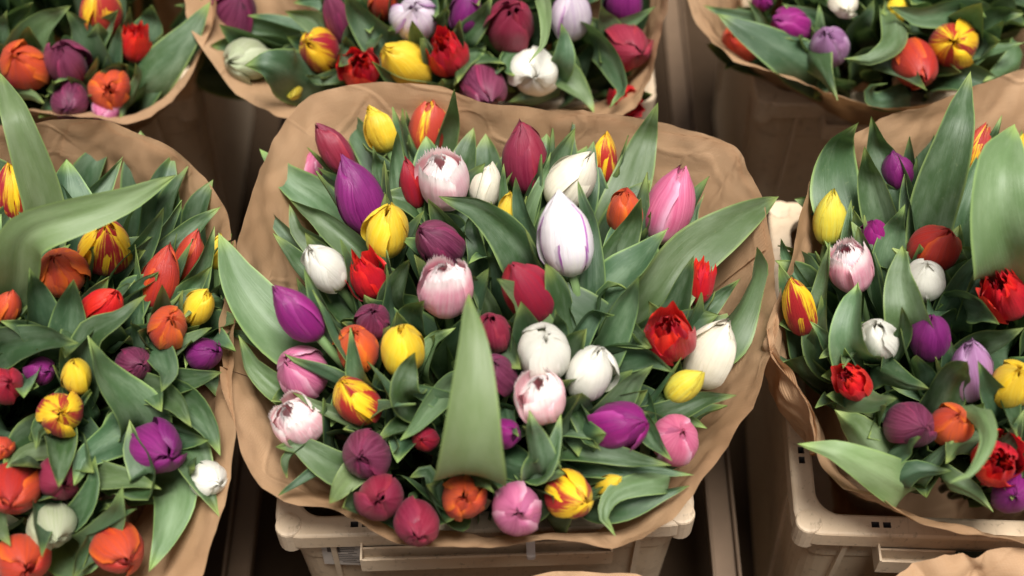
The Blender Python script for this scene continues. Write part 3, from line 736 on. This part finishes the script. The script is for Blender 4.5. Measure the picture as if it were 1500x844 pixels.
T('R', [
 (1215,320,48,.08,.85,'cup','yelgreen','narrow yellow tulip at the upper left of the right bouquet',dict(asp=1.65)),
 (1314,250,44,-.2,.7,'cup','purple','purple bud between tall leaves at the back of the right bouquet',dict(asp=1.3)),
 (1423,232,46,.38,.82,'cup','flame2','long red and yellow tulip at the back of the right bouquet',dict(asp=2.0)),
 (1278,348,46,0,.55,'cup','magenta','magenta tulip behind the fringed pink one on the right',dict(asp=1.5,dh=-.01)),
 (1247,393,70,-.2,.62,'fringe','fringepink','fringed pink tulip in the right bouquet',dict(asp=1.2)),
 (1368,362,72,.42,.4,'cup','redorange','orange red tulip above the white one in the right bouquet',dict(asp=1.25)),
 (1352,410,60,.1,.4,'cup','white','white tulip half covered by a leaf, upper one in the right bouquet',dict(asp=1.3)),
 (1169,450,52,-.18,.62,'cup','flame','yellow and red tulip at the left rim of the right bouquet',dict(asp=1.9,op=.15)),
 (1472,434,80,-.2,.4,'crown','red','ragged red tulip at the right edge, upper one',dict(asp=1.2)),
 (1287,494,60,-.05,.35,'cup','white','round white tulip in the middle of the right bouquet',dict(asp=1.25)),
 (1363,494,60,.05,.55,'cup','purple','purple tulip in the middle of the right bouquet',dict(asp=1.35)),
 (1420,545,62,.05,.65,'cup','lilac','mauve tulip with one flicked petal in the right bouquet',dict(asp=1.6,op=.2)),
 (1484,562,68,.2,.3,'cup','yellow','yellow tulip cut by the right edge of the photo',dict(asp=1.25)),
 (1250,560,58,-.25,.2,'crown','red','small ragged red tulip at the left of the right bouquet',dict(asp=1.1)),
 (1334,622,72,.35,-.08,'cup','plum','dusky plum tulip beside an orange one in the right bouquet',dict(asp=1.3)),
 (1391,622,62,.3,.2,'cup','orange','orange tulip in the lower half of the right bouquet',dict(asp=1.25)),
 (1458,676,82,.2,.05,'crown','red','ragged red tulip at the lower right behind a pale leaf',dict(asp=1.15)),
 (1485,722,64,.05,-.1,'cup','purple','dark purple tulip at the front rim of the right bouquet',dict(asp=1.2,dh=-.015)),
 (1496,224,34,.1,.8,'cup','yellow','yellow tulip at the upper right edge behind the broad leaf',dict(asp=1.5,dh=-.01)),
])
T('TL', [
 (34,97,70,-.2,.22,'cup','orange','round orange tulip at the left of the top left bouquet',dict(asp=1.2)),
 (98,92,64,-.2,.4,'cup','plum','dark plum tulip between two orange ones at the top left',dict(asp=1.25,op=.35)),
 (159,132,62,0,.02,'cup','orange','open orange tulip near the front rim of the top left bouquet',dict(asp=1.1,op=.45)),
 (198,66,50,.12,.6,'crown','red','ragged red tulip in the top left bouquet',dict(asp=1.25)),
 (146,16,60,0,.7,'cup','flame2','red tulip with a yellow streak cut by the top edge',dict(asp=1.4)),
 (103,149,56,-.1,-.3,'cup','plum','small plum tulip behind the front rim of the top left bouquet',dict(asp=1.2)),
 (154,163,42,-.35,-.4,'cup','lilacpink','pink tulip tip tucked under the open orange one',dict(asp=1.3,dh=-.01)),
 (2,140,30,0,.1,'cup','magenta','magenta tulip at the left edge in the top left bouquet',dict(dh=-.01)),
])
T('TC', [
 (340,26,74,.25,.55,'cup','plum','dark purple tulip at the left of the top middle bouquet',dict(asp=1.3,op=.2)),
 (360,88,66,-.5,.0,'cup','whitegreen','greenish white bud wrapped in a leaf at the left of the top middle bouquet',dict(asp=1.3,dh=.035)),
 (466,74,60,-.38,.2,'cup','flame','yellow and red tulip in the top middle bouquet',dict(asp=1.3)),
 (492,28,40,-.3,.7,'cup','plum','slim dark plum tulip leaning left in the top middle bouquet',dict(asp=2.1)),
 (528,102,64,0,.22,'crown','red','ragged red tulip left of a yellow one at the front of the top middle bouquet',dict(asp=1.1)),
 (594,95,68,-.5,.3,'cup','yellow','yellow tulip between two ragged red ones',dict(asp=1.35)),
 (607,28,70,0,.25,'cup','whitelilac','white tulip tinged with purple in the top middle bouquet',dict(asp=1.2,op=.35)),
 (654,82,66,-.2,.4,'crown','red','ragged red tulip in the top middle bouquet, right of a yellow one',dict(asp=1.2)),
 (747,38,74,.1,.32,'cup','crimson','dark crimson open tulip in the top middle bouquet',dict(asp=1.25,op=.5)),
 (682,14,46,.2,.8,'cup','purple','purple tulip cut by the top edge behind a ragged red one',dict(asp=1.5)),
 (834,22,56,0,.7,'cup','whitelilac','pale lilac tulip in a leaf sheath at the top of the top middle bouquet',dict(asp=1.45)),
 (781,107,74,0,-.15,'cup','white','round white tulip at the front of the top middle bouquet',dict(asp=1.2)),
 (708,129,68,.2,-.4,'cup','plum','plum tulip drooping over the front rim next to the round white one',dict(asp=1.25,op=.25)),
 (920,70,70,.35,-.15,'cup','crimson','dusky crimson tulip at the right of the top middle bouquet',dict(asp=1.25)),
 (914,4,56,0,.6,'cup','purple','purple tulip cut by the top edge at the right of the top middle bouquet'),
 (915,150,54,.35,-.2,'crown','red','ragged red tulip under a leaf at the right rim of the top middle bouquet',dict(asp=1.1,dh=-.015)),
 (430,132,28,-.2,-.5,'cup','yelgreen','small yellow bud at the front left rim of the top middle bouquet',dict(dh=.02)),
 (563,3,44,0,.5,'cup','redorange','orange tulip cut by the top edge of the top middle bouquet',dict(dh=-.01)),
])
T('TR', [
 (1157,38,52,-.55,.12,'cup','magenta','magenta tulip lying left in the top right bouquet',dict(asp=1.4)),
 (1215,68,58,-.1,.32,'cup','lilac','pale lilac tulip in the top right bouquet',dict(asp=1.35,op=.3)),
 (1340,97,70,.25,-.4,'cup','redorange','orange red tulip in the top right bouquet',dict(asp=1.3,op=.15)),
 (1397,65,74,0,.1,'cup','flame','yellow and red tulip in the top right bouquet',dict(asp=1.2,op=.3)),
 (1237,6,42,.15,-.3,'cup','cream','cream tulip at the top edge of the top right bouquet',dict(asp=1.3)),
 (1315,14,36,.1,0,'cup','yellow','yellow tulip under a leaf at the top edge of the top right bouquet',dict(asp=1.2,dh=-.015)),
 (1086,62,56,-.4,.2,'cup','redorange','red orange tulip behind the long leaf at the left of the top right bouquet',dict(asp=1.3,dh=-.02)),
 (1115,2,30,0,.2,'cup','magenta','small magenta tulip at the top edge of the top right bouquet',dict(dh=-.01)),
])
def LV(b, rows):
    for pts, wd, *kw in rows: leaf(b, pts, wd, **(kw[0] if kw else {}))
LV('C', [
 ([(380,218),(425,268),(474,302)], 56, dict(tip=.05)),
 ([(490,142),(524,192),(562,240)], 54, dict(tip=.05)),
 ([(666,131),(654,172),(643,222)], 36, dict(tip=.06,roll=25)),
 ([(594,160),(600,190),(612,228)], 26),
 ([(582,192),(578,240),(590,310)], 42, dict(tip=.06,fold=.6)),
 ([(424,292),(470,320),(530,372)], 46, dict(tip=.045)),
 ([(388,296),(402,322),(430,352)], 34),
 ([(424,300),(440,340),(480,372)], 44, dict(base=-.03)),
 ([(400,342),(440,392),(500,445)], 60, dict(tip=.05)),
 ([(320,341),(348,410),(398,475),(455,512)], 92, dict(tip=.08,fold=.5,peak=.45,roll=-12,roll1=22,pale=.35)),
 ([(434,406),(452,442),(485,482)], 36),
 ([(546,213),(552,240),(560,275)], 30),
 ([(349,490),(372,540),(418,580)], 48),
 ([(317,500),(345,488),(390,510)], 22),
 ([(427,574),(470,598),(530,622)], 30, dict(tip=.03)),
 ([(403,655),(440,652),(495,688)], 60, dict(roll=-20,wave=.35)),
 ([(407,726),(436,708),(480,680)], 26, dict(tip=.02)),
 ([(420,700),(425,670),(470,640)], 30, dict(tip=.03,roll=40)),
 ([(482,738),(500,712),(540,668)], 62, dict(tip=.03,fold=.3,roll=0,pale=.7)),
 ([(686,431,.10),(692,500,.112),(691,580,.11),(688,650,.095),(688,696,.055)], 112, dict(fold=-.38,wave=.12,peak=.34,tipc=1.25,ext=.05,roll=-6,roll1=26,pale=.9)),
 ([(585,646),(610,625),(655,568)], 44, dict(fold=.7,roll=-25)),
 ([(600,700),(625,690),(650,760)], 50, dict(roll=20)),
 ([(609,592),(560,598),(525,620)], 36, dict(roll=-40,tip=.03)),
 ([(572,563),(610,572),(655,590)], 38),
 ([(608,516),(598,540),(590,575)], 58, dict(tip=.035,base=.02,fold=.5)),
 ([(513,480),(520,515),(530,560)], 56, dict(tip=.05,base=.01,tipc=1.3)),
 ([(538,530),(560,560),(580,600)], 36, dict(tip=.04)),
 ([(964,150),(944,205),(915,292)], 66, dict(tip=.07,fold=.25,roll=0,roll1=10,pale=.3)),
 ([(1140,288),(1070,330),(1005,378),(965,440)], 84, dict(tip=.06,fold=.35,roll=0,roll1=20,pale=.3)),
 ([(979,334),(940,380),(880,440)], 82, dict(tip=.05,fold=.5)),
 ([(939,290),(922,330),(890,395)], 54, dict(tip=.05)),
 ([(936,404),(918,440),(888,500)], 62, dict(tip=.06)),
 ([(1109,362),(1105,410),(1060,490)], 66, dict(tip=.05,fold=.6)),
 ([(1016,375),(1003,415),(985,465)], 50, dict(tip=.05)),
 ([(1085,408),(1060,430),(1020,470)], 40, dict(base=-.03)),
 ([(727,408),(765,440),(795,505)], 58, dict(tip=.05,fold=.35,roll=0,pale=.8)),
 ([(642,288),(700,305),(748,345),(775,392)], 62, dict(tip=.05)),
 ([(755,260),(765,310),(782,370)], 44, dict(tip=.05)),
 ([(738,240),(735,268),(736,305)], 26),
 ([(807,222),(798,255),(780,295)], 20, dict(fold=.7)),
 ([(870,206),(862,240),(855,285)], 50),
 ([(841,170),(834,205),(828,250)], 26),
 ([(874,174),(840,185),(795,215)], 34),
 ([(846,264),(862,330),(862,430)], 40, dict(roll=40,tip=.05)),
 ([(770,388),(815,430),(880,478)], 72, dict(fold=.2,tip=.0)),
 ([(900,462),(870,455),(838,500)], 48, dict(fold=.9,roll=20)),
 ([(814,453),(812,475),(812,510)], 44, dict(tip=.03)),
 ([(1032,283),(1020,310),(1010,350)], 18),
 ([(988,546),(950,520),(905,520)], 50, dict(tip=.03)),
 ([(1080,579),(1030,585),(965,612)], 44, dict(tip=.03)),
 ([(957,535),(925,560),(890,610)], 60, dict(tip=.04,fold=.4)),
 ([(984,682),(920,672),(835,655)], 42, dict(tip=.03,fold=.5)),
 ([(1017,696),(950,690),(870,695)], 30, dict(tip=.01)),
 ([(828,694),(790,690),(740,672)], 54, dict(tip=.03)),
 ([(902,786),(882,755),(905,715),(985,698)], 46, dict(fold=.9,roll=30,tip=.02,base=.0)),
 ([(1010,712),(960,725),(900,745)], 40, dict(tip=.0)),
 ([(775,600),(783,640),(795,690)], 62, dict(tip=.045,base=.02,fold=.6)),
 ([(822,605),(815,640),(800,690)], 40, dict(tip=.04,base=.02,fold=.6)),
 ([(985,676),(958,645),(935,610)], 46, dict(tip=.02)),
 ([(724,722),(705,702),(670,695)], 34, dict(tip=.05,fold=.7)),
 ([(880,660),(862,640),(850,590)], 44, dict(tip=.02)),
 ([(668,480),(640,500),(615,540)], 50, dict(tip=.0,base=-.03)),
 ([(680,395),(700,420),(720,455)], 34),
 ([(600,380),(585,410),(570,440)], 46, dict(fold=.9)),
 ([(700,300),(690,330),(700,370)], 34, dict(tip=.0)),
 ([(622,440),(610,455),(600,480)], 60, dict(tip=.02)),
 ([(925,300),(905,345),(890,400)], 40, dict(tip=.0)),
 ([(466,196),(470,235),(482,280)], 34, dict(tip=.02)),
 ([(760,640),(745,620),(740,600)], 30),
 ([(940,790-60),(915,700),(880,690)], 40, dict(tip=-.01)),
])
LV('L', [
 ([(-2,105,.10),(28,185,.08),(68,310,.0)], 58, dict(fold=.5,roll=0,roll1=0,pale=.6)),
 ([(259,256,.09),(180,296,.085),(95,322,.08),(30,345,.065),(25,400,.02)], 66, dict(fold=.35,peak=.42,roll=0,roll1=0,pale=.8)),
 ([(180,230),(155,262),(120,310)], 42),
 ([(266,293),(240,330),(195,385)], 62, dict(tip=.02)),
 ([(240,304),(215,350),(178,400)], 46, dict(tip=.05)),
 ([(323,303),(290,330),(245,375)], 46),
 ([(314,331),(295,375),(262,430)], 56, dict(tip=.04)),
 ([(311,388),(285,415),(245,460)], 46),
 ([(43,392),(50,425),(62,480)], 66, dict(tip=.05,tipc=1.4)),
 ([(108,410),(102,450),(96,505)], 58, dict(tip=.04)),
 ([(233,398),(215,415),(188,450)], 56),
 ([(198,411),(185,425),(160,450)], 34),
 ([(116,503),(70,500),(0,512)], 56, dict(tip=.04,roll=-20)),
 ([(214,432),(170,470),(128,495),(140,560)], 52, dict(tip=.05,fold=.3)),
 ([(128,492),(150,550),(205,615)], 78, dict(tip=.06,fold=.4,roll=15)),
 ([(236,575),(246,545),(225,500)], 46, dict(fold=.6)),
 ([(323,668),(305,630),(270,590)], 60, dict(tip=.03)),
 ([(321,757),(295,710),(262,650)], 70, dict(tip=.03,fold=.3)),
 ([(281,626),(258,590),(220,570)], 48),
 ([(108,712),(125,670),(190,630)], 58, dict(fold=.6)),
 ([(237,717),(195,705),(140,700)], 50, dict(tip=.03)),
 ([(139,668),(138,710),(115,765)], 44, dict(fold=.7)),
 ([(180,711),(168,760),(125,815)], 60, dict(tip=.05,fold=.5)),
 ([(218,838),(240,790),(262,720)], 66, dict(tip=.02,wave=.4)),
 ([(86,714),(85,685),(90,640)], 52, dict(tip=.045)),
 ([(52,660),(58,625),(100,590)], 40, dict(tip=.03)),
 ([(0,695),(40,660),(90,650)], 44, dict(tip=.02)),
 ([(190,615),(200,660),(230,700)], 70, dict(tip=.0,base=.02)),
 ([(200,745),(170,760),(130,780)], 30, dict(tip=.05)),
 ([(310,480),(280,500),(250,520)], 46),
 ([(325,545),(290,555),(250,560)], 46),
 ([(62,815),(55,770),(60,720)], 54, dict(tip=.04)),
 ([(15,800),(0,770),(-10,740)], 50),
 ([(105,850),(118,820),(150,790)], 50),
 ([(0,470),(30,480),(60,500)], 50),
 ([(265,470),(300,440),(330,440)], 24),
 ([(0,250),(20,270),(40,330)], 40),
])
LV('R', [
 ([(1258,179),(1226,210),(1220,265),(1238,335)], 80, dict(tip=.08,fold=.3)),
 ([(1276,170),(1288,215),(1318,290)], 58, dict(tip=.06)),
 ([(1266,214),(1275,260),(1295,330)], 50, dict(tip=.06)),
 ([(1325,255),(1330,290),(1340,330)], 40),
 ([(1422,104,.09),(1400,190,.06),(1365,310,-.01)], 60, dict(fold=.4,roll=0,roll1=15)),
 ([(1436,152),(1424,175),(1410,215)], 20),
 ([(1468,168),(1450,215),(1418,300)], 32, dict(tip=.05)),
 ([(1486,182,.11),(1466,250,.11),(1468,330,.08),(1490,400,.02)], 112, dict(fold=.55,peak=.45,tipc=1.7,roll=-18,roll1=25,pale=.5,wave=.3)),
 ([(1326,299),(1312,335),(1300,385)], 52),
 ([(1322,360),(1318,410),(1330,465)], 72, dict(tip=.04,base=.02,tipc=1.4)),
 ([(1266,315),(1266,350),(1270,400)], 32),
 ([(1247,292),(1243,325),(1240,370)], 24),
 ([(1144,349),(1150,375),(1172,415)], 24),
 ([(1216,355),(1208,410),(1195,490)], 40, dict(tip=.03,fold=.6)),
 ([(1257,413),(1252,445),(1245,500)], 66, dict(tip=.035,base=.02)),
 ([(1428,331),(1440,380),(1395,440)], 56, dict(fold=.6)),
 ([(1463,475),(1440,450),(1400,435)], 58),
 ([(1321,449),(1322,485),(1300,535)], 34, dict(tip=.05,fold=.6)),
 ([(1417,530),(1395,555),(1365,615)], 60, dict(tip=.05)),
 ([(1363,570),(1325,560),(1280,535)], 48),
 ([(1167,650,.06),(1225,660,.05),(1285,690,.02),(1330,715,-.035)], 72, dict(fold=.35,roll=0,roll1=0,pale=.9)),
 ([(1316,584),(1275,588),(1235,570)], 52, dict(tip=.03,roll=-20)),
 ([(1222,600),(1258,630),(1298,680)], 74, dict(tip=.02)),
 ([(1349,640),(1325,648),(1295,670)], 50, dict(tip=.03)),
 ([(1390,708,.09),(1425,690,.09),(1450,640,.07),(1432,600,.03)], 34, dict(fold=.4,roll=0,pale=.9)),
 ([(1385,680),(1405,650),(1440,640)], 46, dict(tip=.03)),
 ([(1432,528),(1450,570),(1475,610)], 50, dict(tip=.04)),
 ([(1490,640),(1475,610),(1460,570)], 40),
 ([(1395,690),(1340,690),(1310,710)], 50, dict(tip=.01)),
 ([(1500,480),(1470,500),(1440,510)], 60),
 ([(1200,525),(1222,515),(1250,500)], 40),
 ([(1235,540),(1245,515),(1265,490)], 40, dict(fold=.7)),
 ([(1400,640),(1380,660),(1340,700)], 40),
 ([(1500,600),(1480,640),(1450,660)], 50),
 ([(1455,750),(1420,720),(1380,700)], 50, dict(tip=-.01)),
 ([(1500,310),(1480,360),(1460,420)], 70, dict(tip=.02)),
 ([(1186,470),(1205,490),(1225,520)], 36),
])
LV('TL', [
 ([(309,2,.06),(270,55,.04),(212,118,.0)], 64, dict(fold=.5)),
 ([(176,36),(172,60),(165,100)], 30, dict(tip=.04)),
 ([(174,14),(160,32),(140,62)], 38, dict(tip=.04)),
 ([(104,8),(80,30),(45,62)], 60, dict(tip=.04)),
 ([(96,14),(120,40),(140,85)], 62),
 ([(48,4),(25,15),(-10,40)], 40),
 ([(222,8),(225,30),(215,60)], 66, dict(tip=.02)),
 ([(198,92),(205,115),(188,155)], 24, dict(tip=.05,roll=40)),
 ([(146,106),(165,100),(200,105)], 26, dict(tip=.04,fold=.8)),
 ([(76,118),(85,130),(105,140)], 34),
 ([(98,112),(112,122),(125,140)], 28),
 ([(255,8),(280,5),(310,-20)], 26),
 ([(190,10),(186,30),(180,60)], 26),
 ([(65,152),(45,140),(20,135)], 30),
 ([(10,15),(5,35),(0,70)], 40),
 ([(250,90),(235,110),(210,140)], 40, dict(tip=.0)),
])
LV('TC', [
 ([(363,23),(405,32),(460,52)], 36, dict(tip=.05)),
 ([(417,16),(450,28),(500,55)], 54, dict(tip=.05)),
 ([(505,-10),(530,25),(572,75)], 62, dict(tip=.05)),
 ([(358,96,.10),(390,93,.105),(425,106,.075),(440,115,.03)], 76, dict(fold=-.5,tipc=2.6,roll=0,roll1=0,wave=.05)),
 ([(325,76),(326,48),(385,50)], 36, dict(tip=.03)),
 ([(496,98),(505,75),(520,40)], 52, dict(tip=.05,fold=.5)),
 ([(545,90),(578,112),(632,126)], 38, dict(tip=.045)),
 ([(774,93,.07),(797,65,.075),(801,20,.06),(790,-20,.02)], 28, dict(fold=.35,roll=0,pale=.8)),
 ([(740,99),(715,108),(690,92)], 28, dict(tip=.04,fold=.7)),
 ([(722,-8),(705,25),(670,62)], 46, dict(tip=.04)),
 ([(822,34),(824,55),(822,90)], 50, dict(tip=.04,base=.02)),
 ([(893,158,.05),(915,130,.05),(895,85,.03),(870,50,0)], 58, dict(fold=.4)),
 ([(961,9),(930,28),(885,52)], 32, dict(tip=.05)),
 ([(745,150),(790,140),(830,110)], 60, dict(tip=-.01)),
 ([(870,165),(850,140),(820,115)], 60, dict(tip=-.01)),
 ([(658,5),(645,25),(630,50)], 28, dict(tip=.04)),
 ([(440,45),(455,60),(475,95)], 30),
 ([(390,140),(420,120),(450,95)], 36, dict(tip=.0)),
 ([(448,110),(465,118),(500,110)], 28),
 ([(430,5),(460,0),(500,10)], 40),
 ([(470,-5),(480,10),(470,40)], 30),
 ([(880,5),(880,30),(890,60)], 54),
 ([(752,112),(745,90),(770,70)], 44, dict(tip=.03)),
 ([(560,50),(545,60),(520,40)], 30),
])
LV('TR', [
 ([(1050,20,.06),(1105,52,.05),(1185,98,.0)], 66, dict(fold=.45)),
 ([(1227,147,.03),(1205,110,.03),(1180,70,.0)], 58, dict(fold=.7)),
 ([(1236,86,.05),(1275,88,.055),(1312,60,.04),(1310,20,.0)], 40, dict(fold=.6)),
 ([(1358,133),(1325,110),(1285,92)], 46, dict(tip=.05)),
 ([(1300,122),(1275,130),(1282,150),(1330,140)], 40, dict(tip=.03,fold=.6)),
 ([(1303,10),(1350,25),(1430,12)], 46, dict(tip=.04)),
 ([(1470,30),(1455,55),(1420,85)], 48, dict(tip=.03)),
 ([(1502,62),(1465,75),(1420,80)], 40, dict(tip=.02)),
 ([(1030,8),(1060,20),(1100,30)], 28),
 ([(1145,5),(1165,18),(1195,30)], 34),
 ([(1095,0),(1110,20),(1120,45)], 24),
 ([(1280,0),(1270,20),(1255,40)], 50),
 ([(1440,120),(1470,105),(1500,80)], 50, dict(tip=-.01)),
 ([(1500,20),(1470,20),(1440,40)], 60),
 ([(1150,55),(1165,60),(1190,55)], 32, dict(tip=.035)),
 ([(1490,130),(1450,125),(1400,110)], 50, dict(tip=-.02)),
 ([(1200,5),(1200,25),(1200,50)], 30),
])
# leaves of every stem, low between the blooms
def filler(b, n_each=2, seed=1):
    cx, cy, zt, kk, cc = B[b]
    for tu in TUL[b]:
        rng = tu['rng']; ax = tu['ax']; base = tu['base']
        a0 = rng.uniform(0, 6.28)
        for k in range(n_each):
            a = a0+k*(2.4+rng.uniform(-.4, .4))
            X = ax.orthogonal().normalized(); Y = ax.cross(X)
            o = X*math.cos(a)+Y*math.sin(a)
            tl = rng.uniform(-.040, -.012)
            rt = base.lerp(tu['foot'], .75)
            p1 = base-ax*.055+o*.010; p2 = base-ax*.018+o*rng.uniform(.018, .024)
            tip = base+ax*(tu['L']*.30+tl)+o*rng.uniform(.030, .050)+Vector((rng.uniform(-.012,.012), rng.uniform(-.012,.012), 0))
            p3 = p2.lerp(tip, .55)+o*.003+ax*.005
            add_leaf(tu, [rt, p1, p2, p3, tip], rng.uniform(.042, .062), rng.uniform(-.25, .25), rng.uniform(-.7, .7), rng.uniform(.5, 1.0), rng.uniform(.1, .35), peak=.5, tipc=1.9, up=-o)
def sheath(b):
    for tu in TUL[b]:
        rng = tu['rng']; ax = tu['ax']; base = tu['base']; vb = (CO-tu['C']).normalized(); vu = (CU-vb*CU.dot(vb)).normalized()
        R = tu['R']; L = tu['L']; upright = ax.dot(vu)
        sides = []
        if upright > .10 and rng.random() < .8: sides.append((-vu+CR*rng.uniform(-.9, .9), rng.uniform(.35, .68)))
        sides.append((CR*rng.choice((-1, 1))+vu*rng.uniform(-.5, .7), rng.uniform(.55, 1.0)))
        if rng.random() < .5: sides.append((vu+CR*rng.uniform(-1, 1), rng.uniform(.7, 1.15)))
        for o, hi in sides:
            o = (o-ax*o.dot(ax)).normalized(); fl = rng.uniform(1.35, 1.75)
            pts = [base.lerp(tu['foot'], .6), base-ax*.045+o*.010, base-ax*.006+o*R*.95, base+ax*L*hi*.5+o*R*1.36, base+ax*L*hi+o*R*fl]
            add_leaf(tu, pts, R*rng.uniform(1.8, 2.5), rng.uniform(-.2, .2), rng.uniform(-.6, .6), rng.uniform(.6, .95), .25, peak=.55, tipc=2.3, up=-o)
def surround(b, n_ring, n_mid):
    cx, cy, zt, kk, cc = B[b]; rng = random.Random(sum(map(ord, b))*7)
    near = lambda p: min(TUL[b], key=lambda q: (q['C']-p).length)
    for i in range(n_ring+n_mid):
        ring = i < n_ring
        a = 2*math.pi*(i+rng.uniform(-.4, .4))/n_ring if ring else rng.uniform(0, 6.28)
        r = rng.uniform(.165, .195) if ring else .17*math.sqrt(rng.random())
        d = Vector((math.cos(a), math.sin(a), 0)); c = Vector((cx, cy, 0))
        d2 = Matrix.Rotation(rng.uniform(-.5, .5)*(1 if ring else 2), 3, 'Z') @ d
        tp = c+d*r; tp.z = dome(b, tp.x, tp.y)+(rng.uniform(-.03, .012) if ring else (rng.uniform(-.045, -.020) if rng.random() < .6 else rng.uniform(-.006, .018)))
        st_ = tp-d2*rng.uniform(.03, .05)*(1 if ring else .8); st_.z = tp.z-rng.uniform(.05, .075)
        out = d2*(.012 if ring else .02)
        md = tp.lerp(st_, .45)+Vector((0, 0, .010))
        tu = near(tp)
        rt = st_.lerp(c+Vector((0, 0, -.10)), .45)
        add_leaf(tu, [rt, st_, md, tp+out], rng.uniform(.044, .070), rng.uniform(-.5, .5), rng.uniform(-.8, .8), rng.uniform(.5, 1.1), .3, peak=.5, tipc=2.2, up=(-d2+Vector((0, 0, .8))).normalized())
# the sides of the outer bouquets that lie beyond the picture, added to fill them and keep sun off the crate floors
WHERE = {'L': 'left bouquet', 'R': 'right bouquet', 'TL': 'top left bouquet', 'TC': 'top middle bouquet', 'TR': 'top right bouquet'}
for b in WHERE:
    cx, cy, zt, kk, cc = B[b]; rng = random.Random(len(b)*31+ord(b[-1]))
    for iy in range(-3, 4):
        for ix in range(-3, 4):
            x = cx+(ix+.5*(iy % 2))*.068+rng.uniform(-.012, .012); y = cy+iy*.060+rng.uniform(-.012, .012)
            if math.hypot(x-cx, y-cy) > .19: continue
            p = Vector((x, y, dome(b, x, y))); dp = depth(p)
            px = 750+(p-CO).dot(CR)/dp*F; py = 422-(p-CO).dot(CU)/dp*F
            if -55 < px < 1555 and -55 < py < 900: continue
            cname, ck = rng.choice((('yellow','yellow'), ('orange','orange'), ('purple','purple'), ('white','white'), ('crimson','crimson'), ('red','cherry'), ('pink','pink')))
            axw = Vector((x-cx, y-cy, .26)).normalized(); vb = (CO-p).normalized()
            vr = (CR-vb*CR.dot(vb)).normalized(); vu = vb.cross(vr)
            tulip(b, px, py, 66/ (dp/1.15), axw.dot(vr), axw.dot(vu), 'cup', ck, cname+' tulip on the unseen side of the '+WHERE[b])
for b in B: filler(b, 1); sheath(b)
for b, n1, n2 in (('C',32,24), ('L',32,24), ('R',32,24), ('TL',26,16), ('TC',30,22), ('TR',26,18)): surround(b, n1, n2)
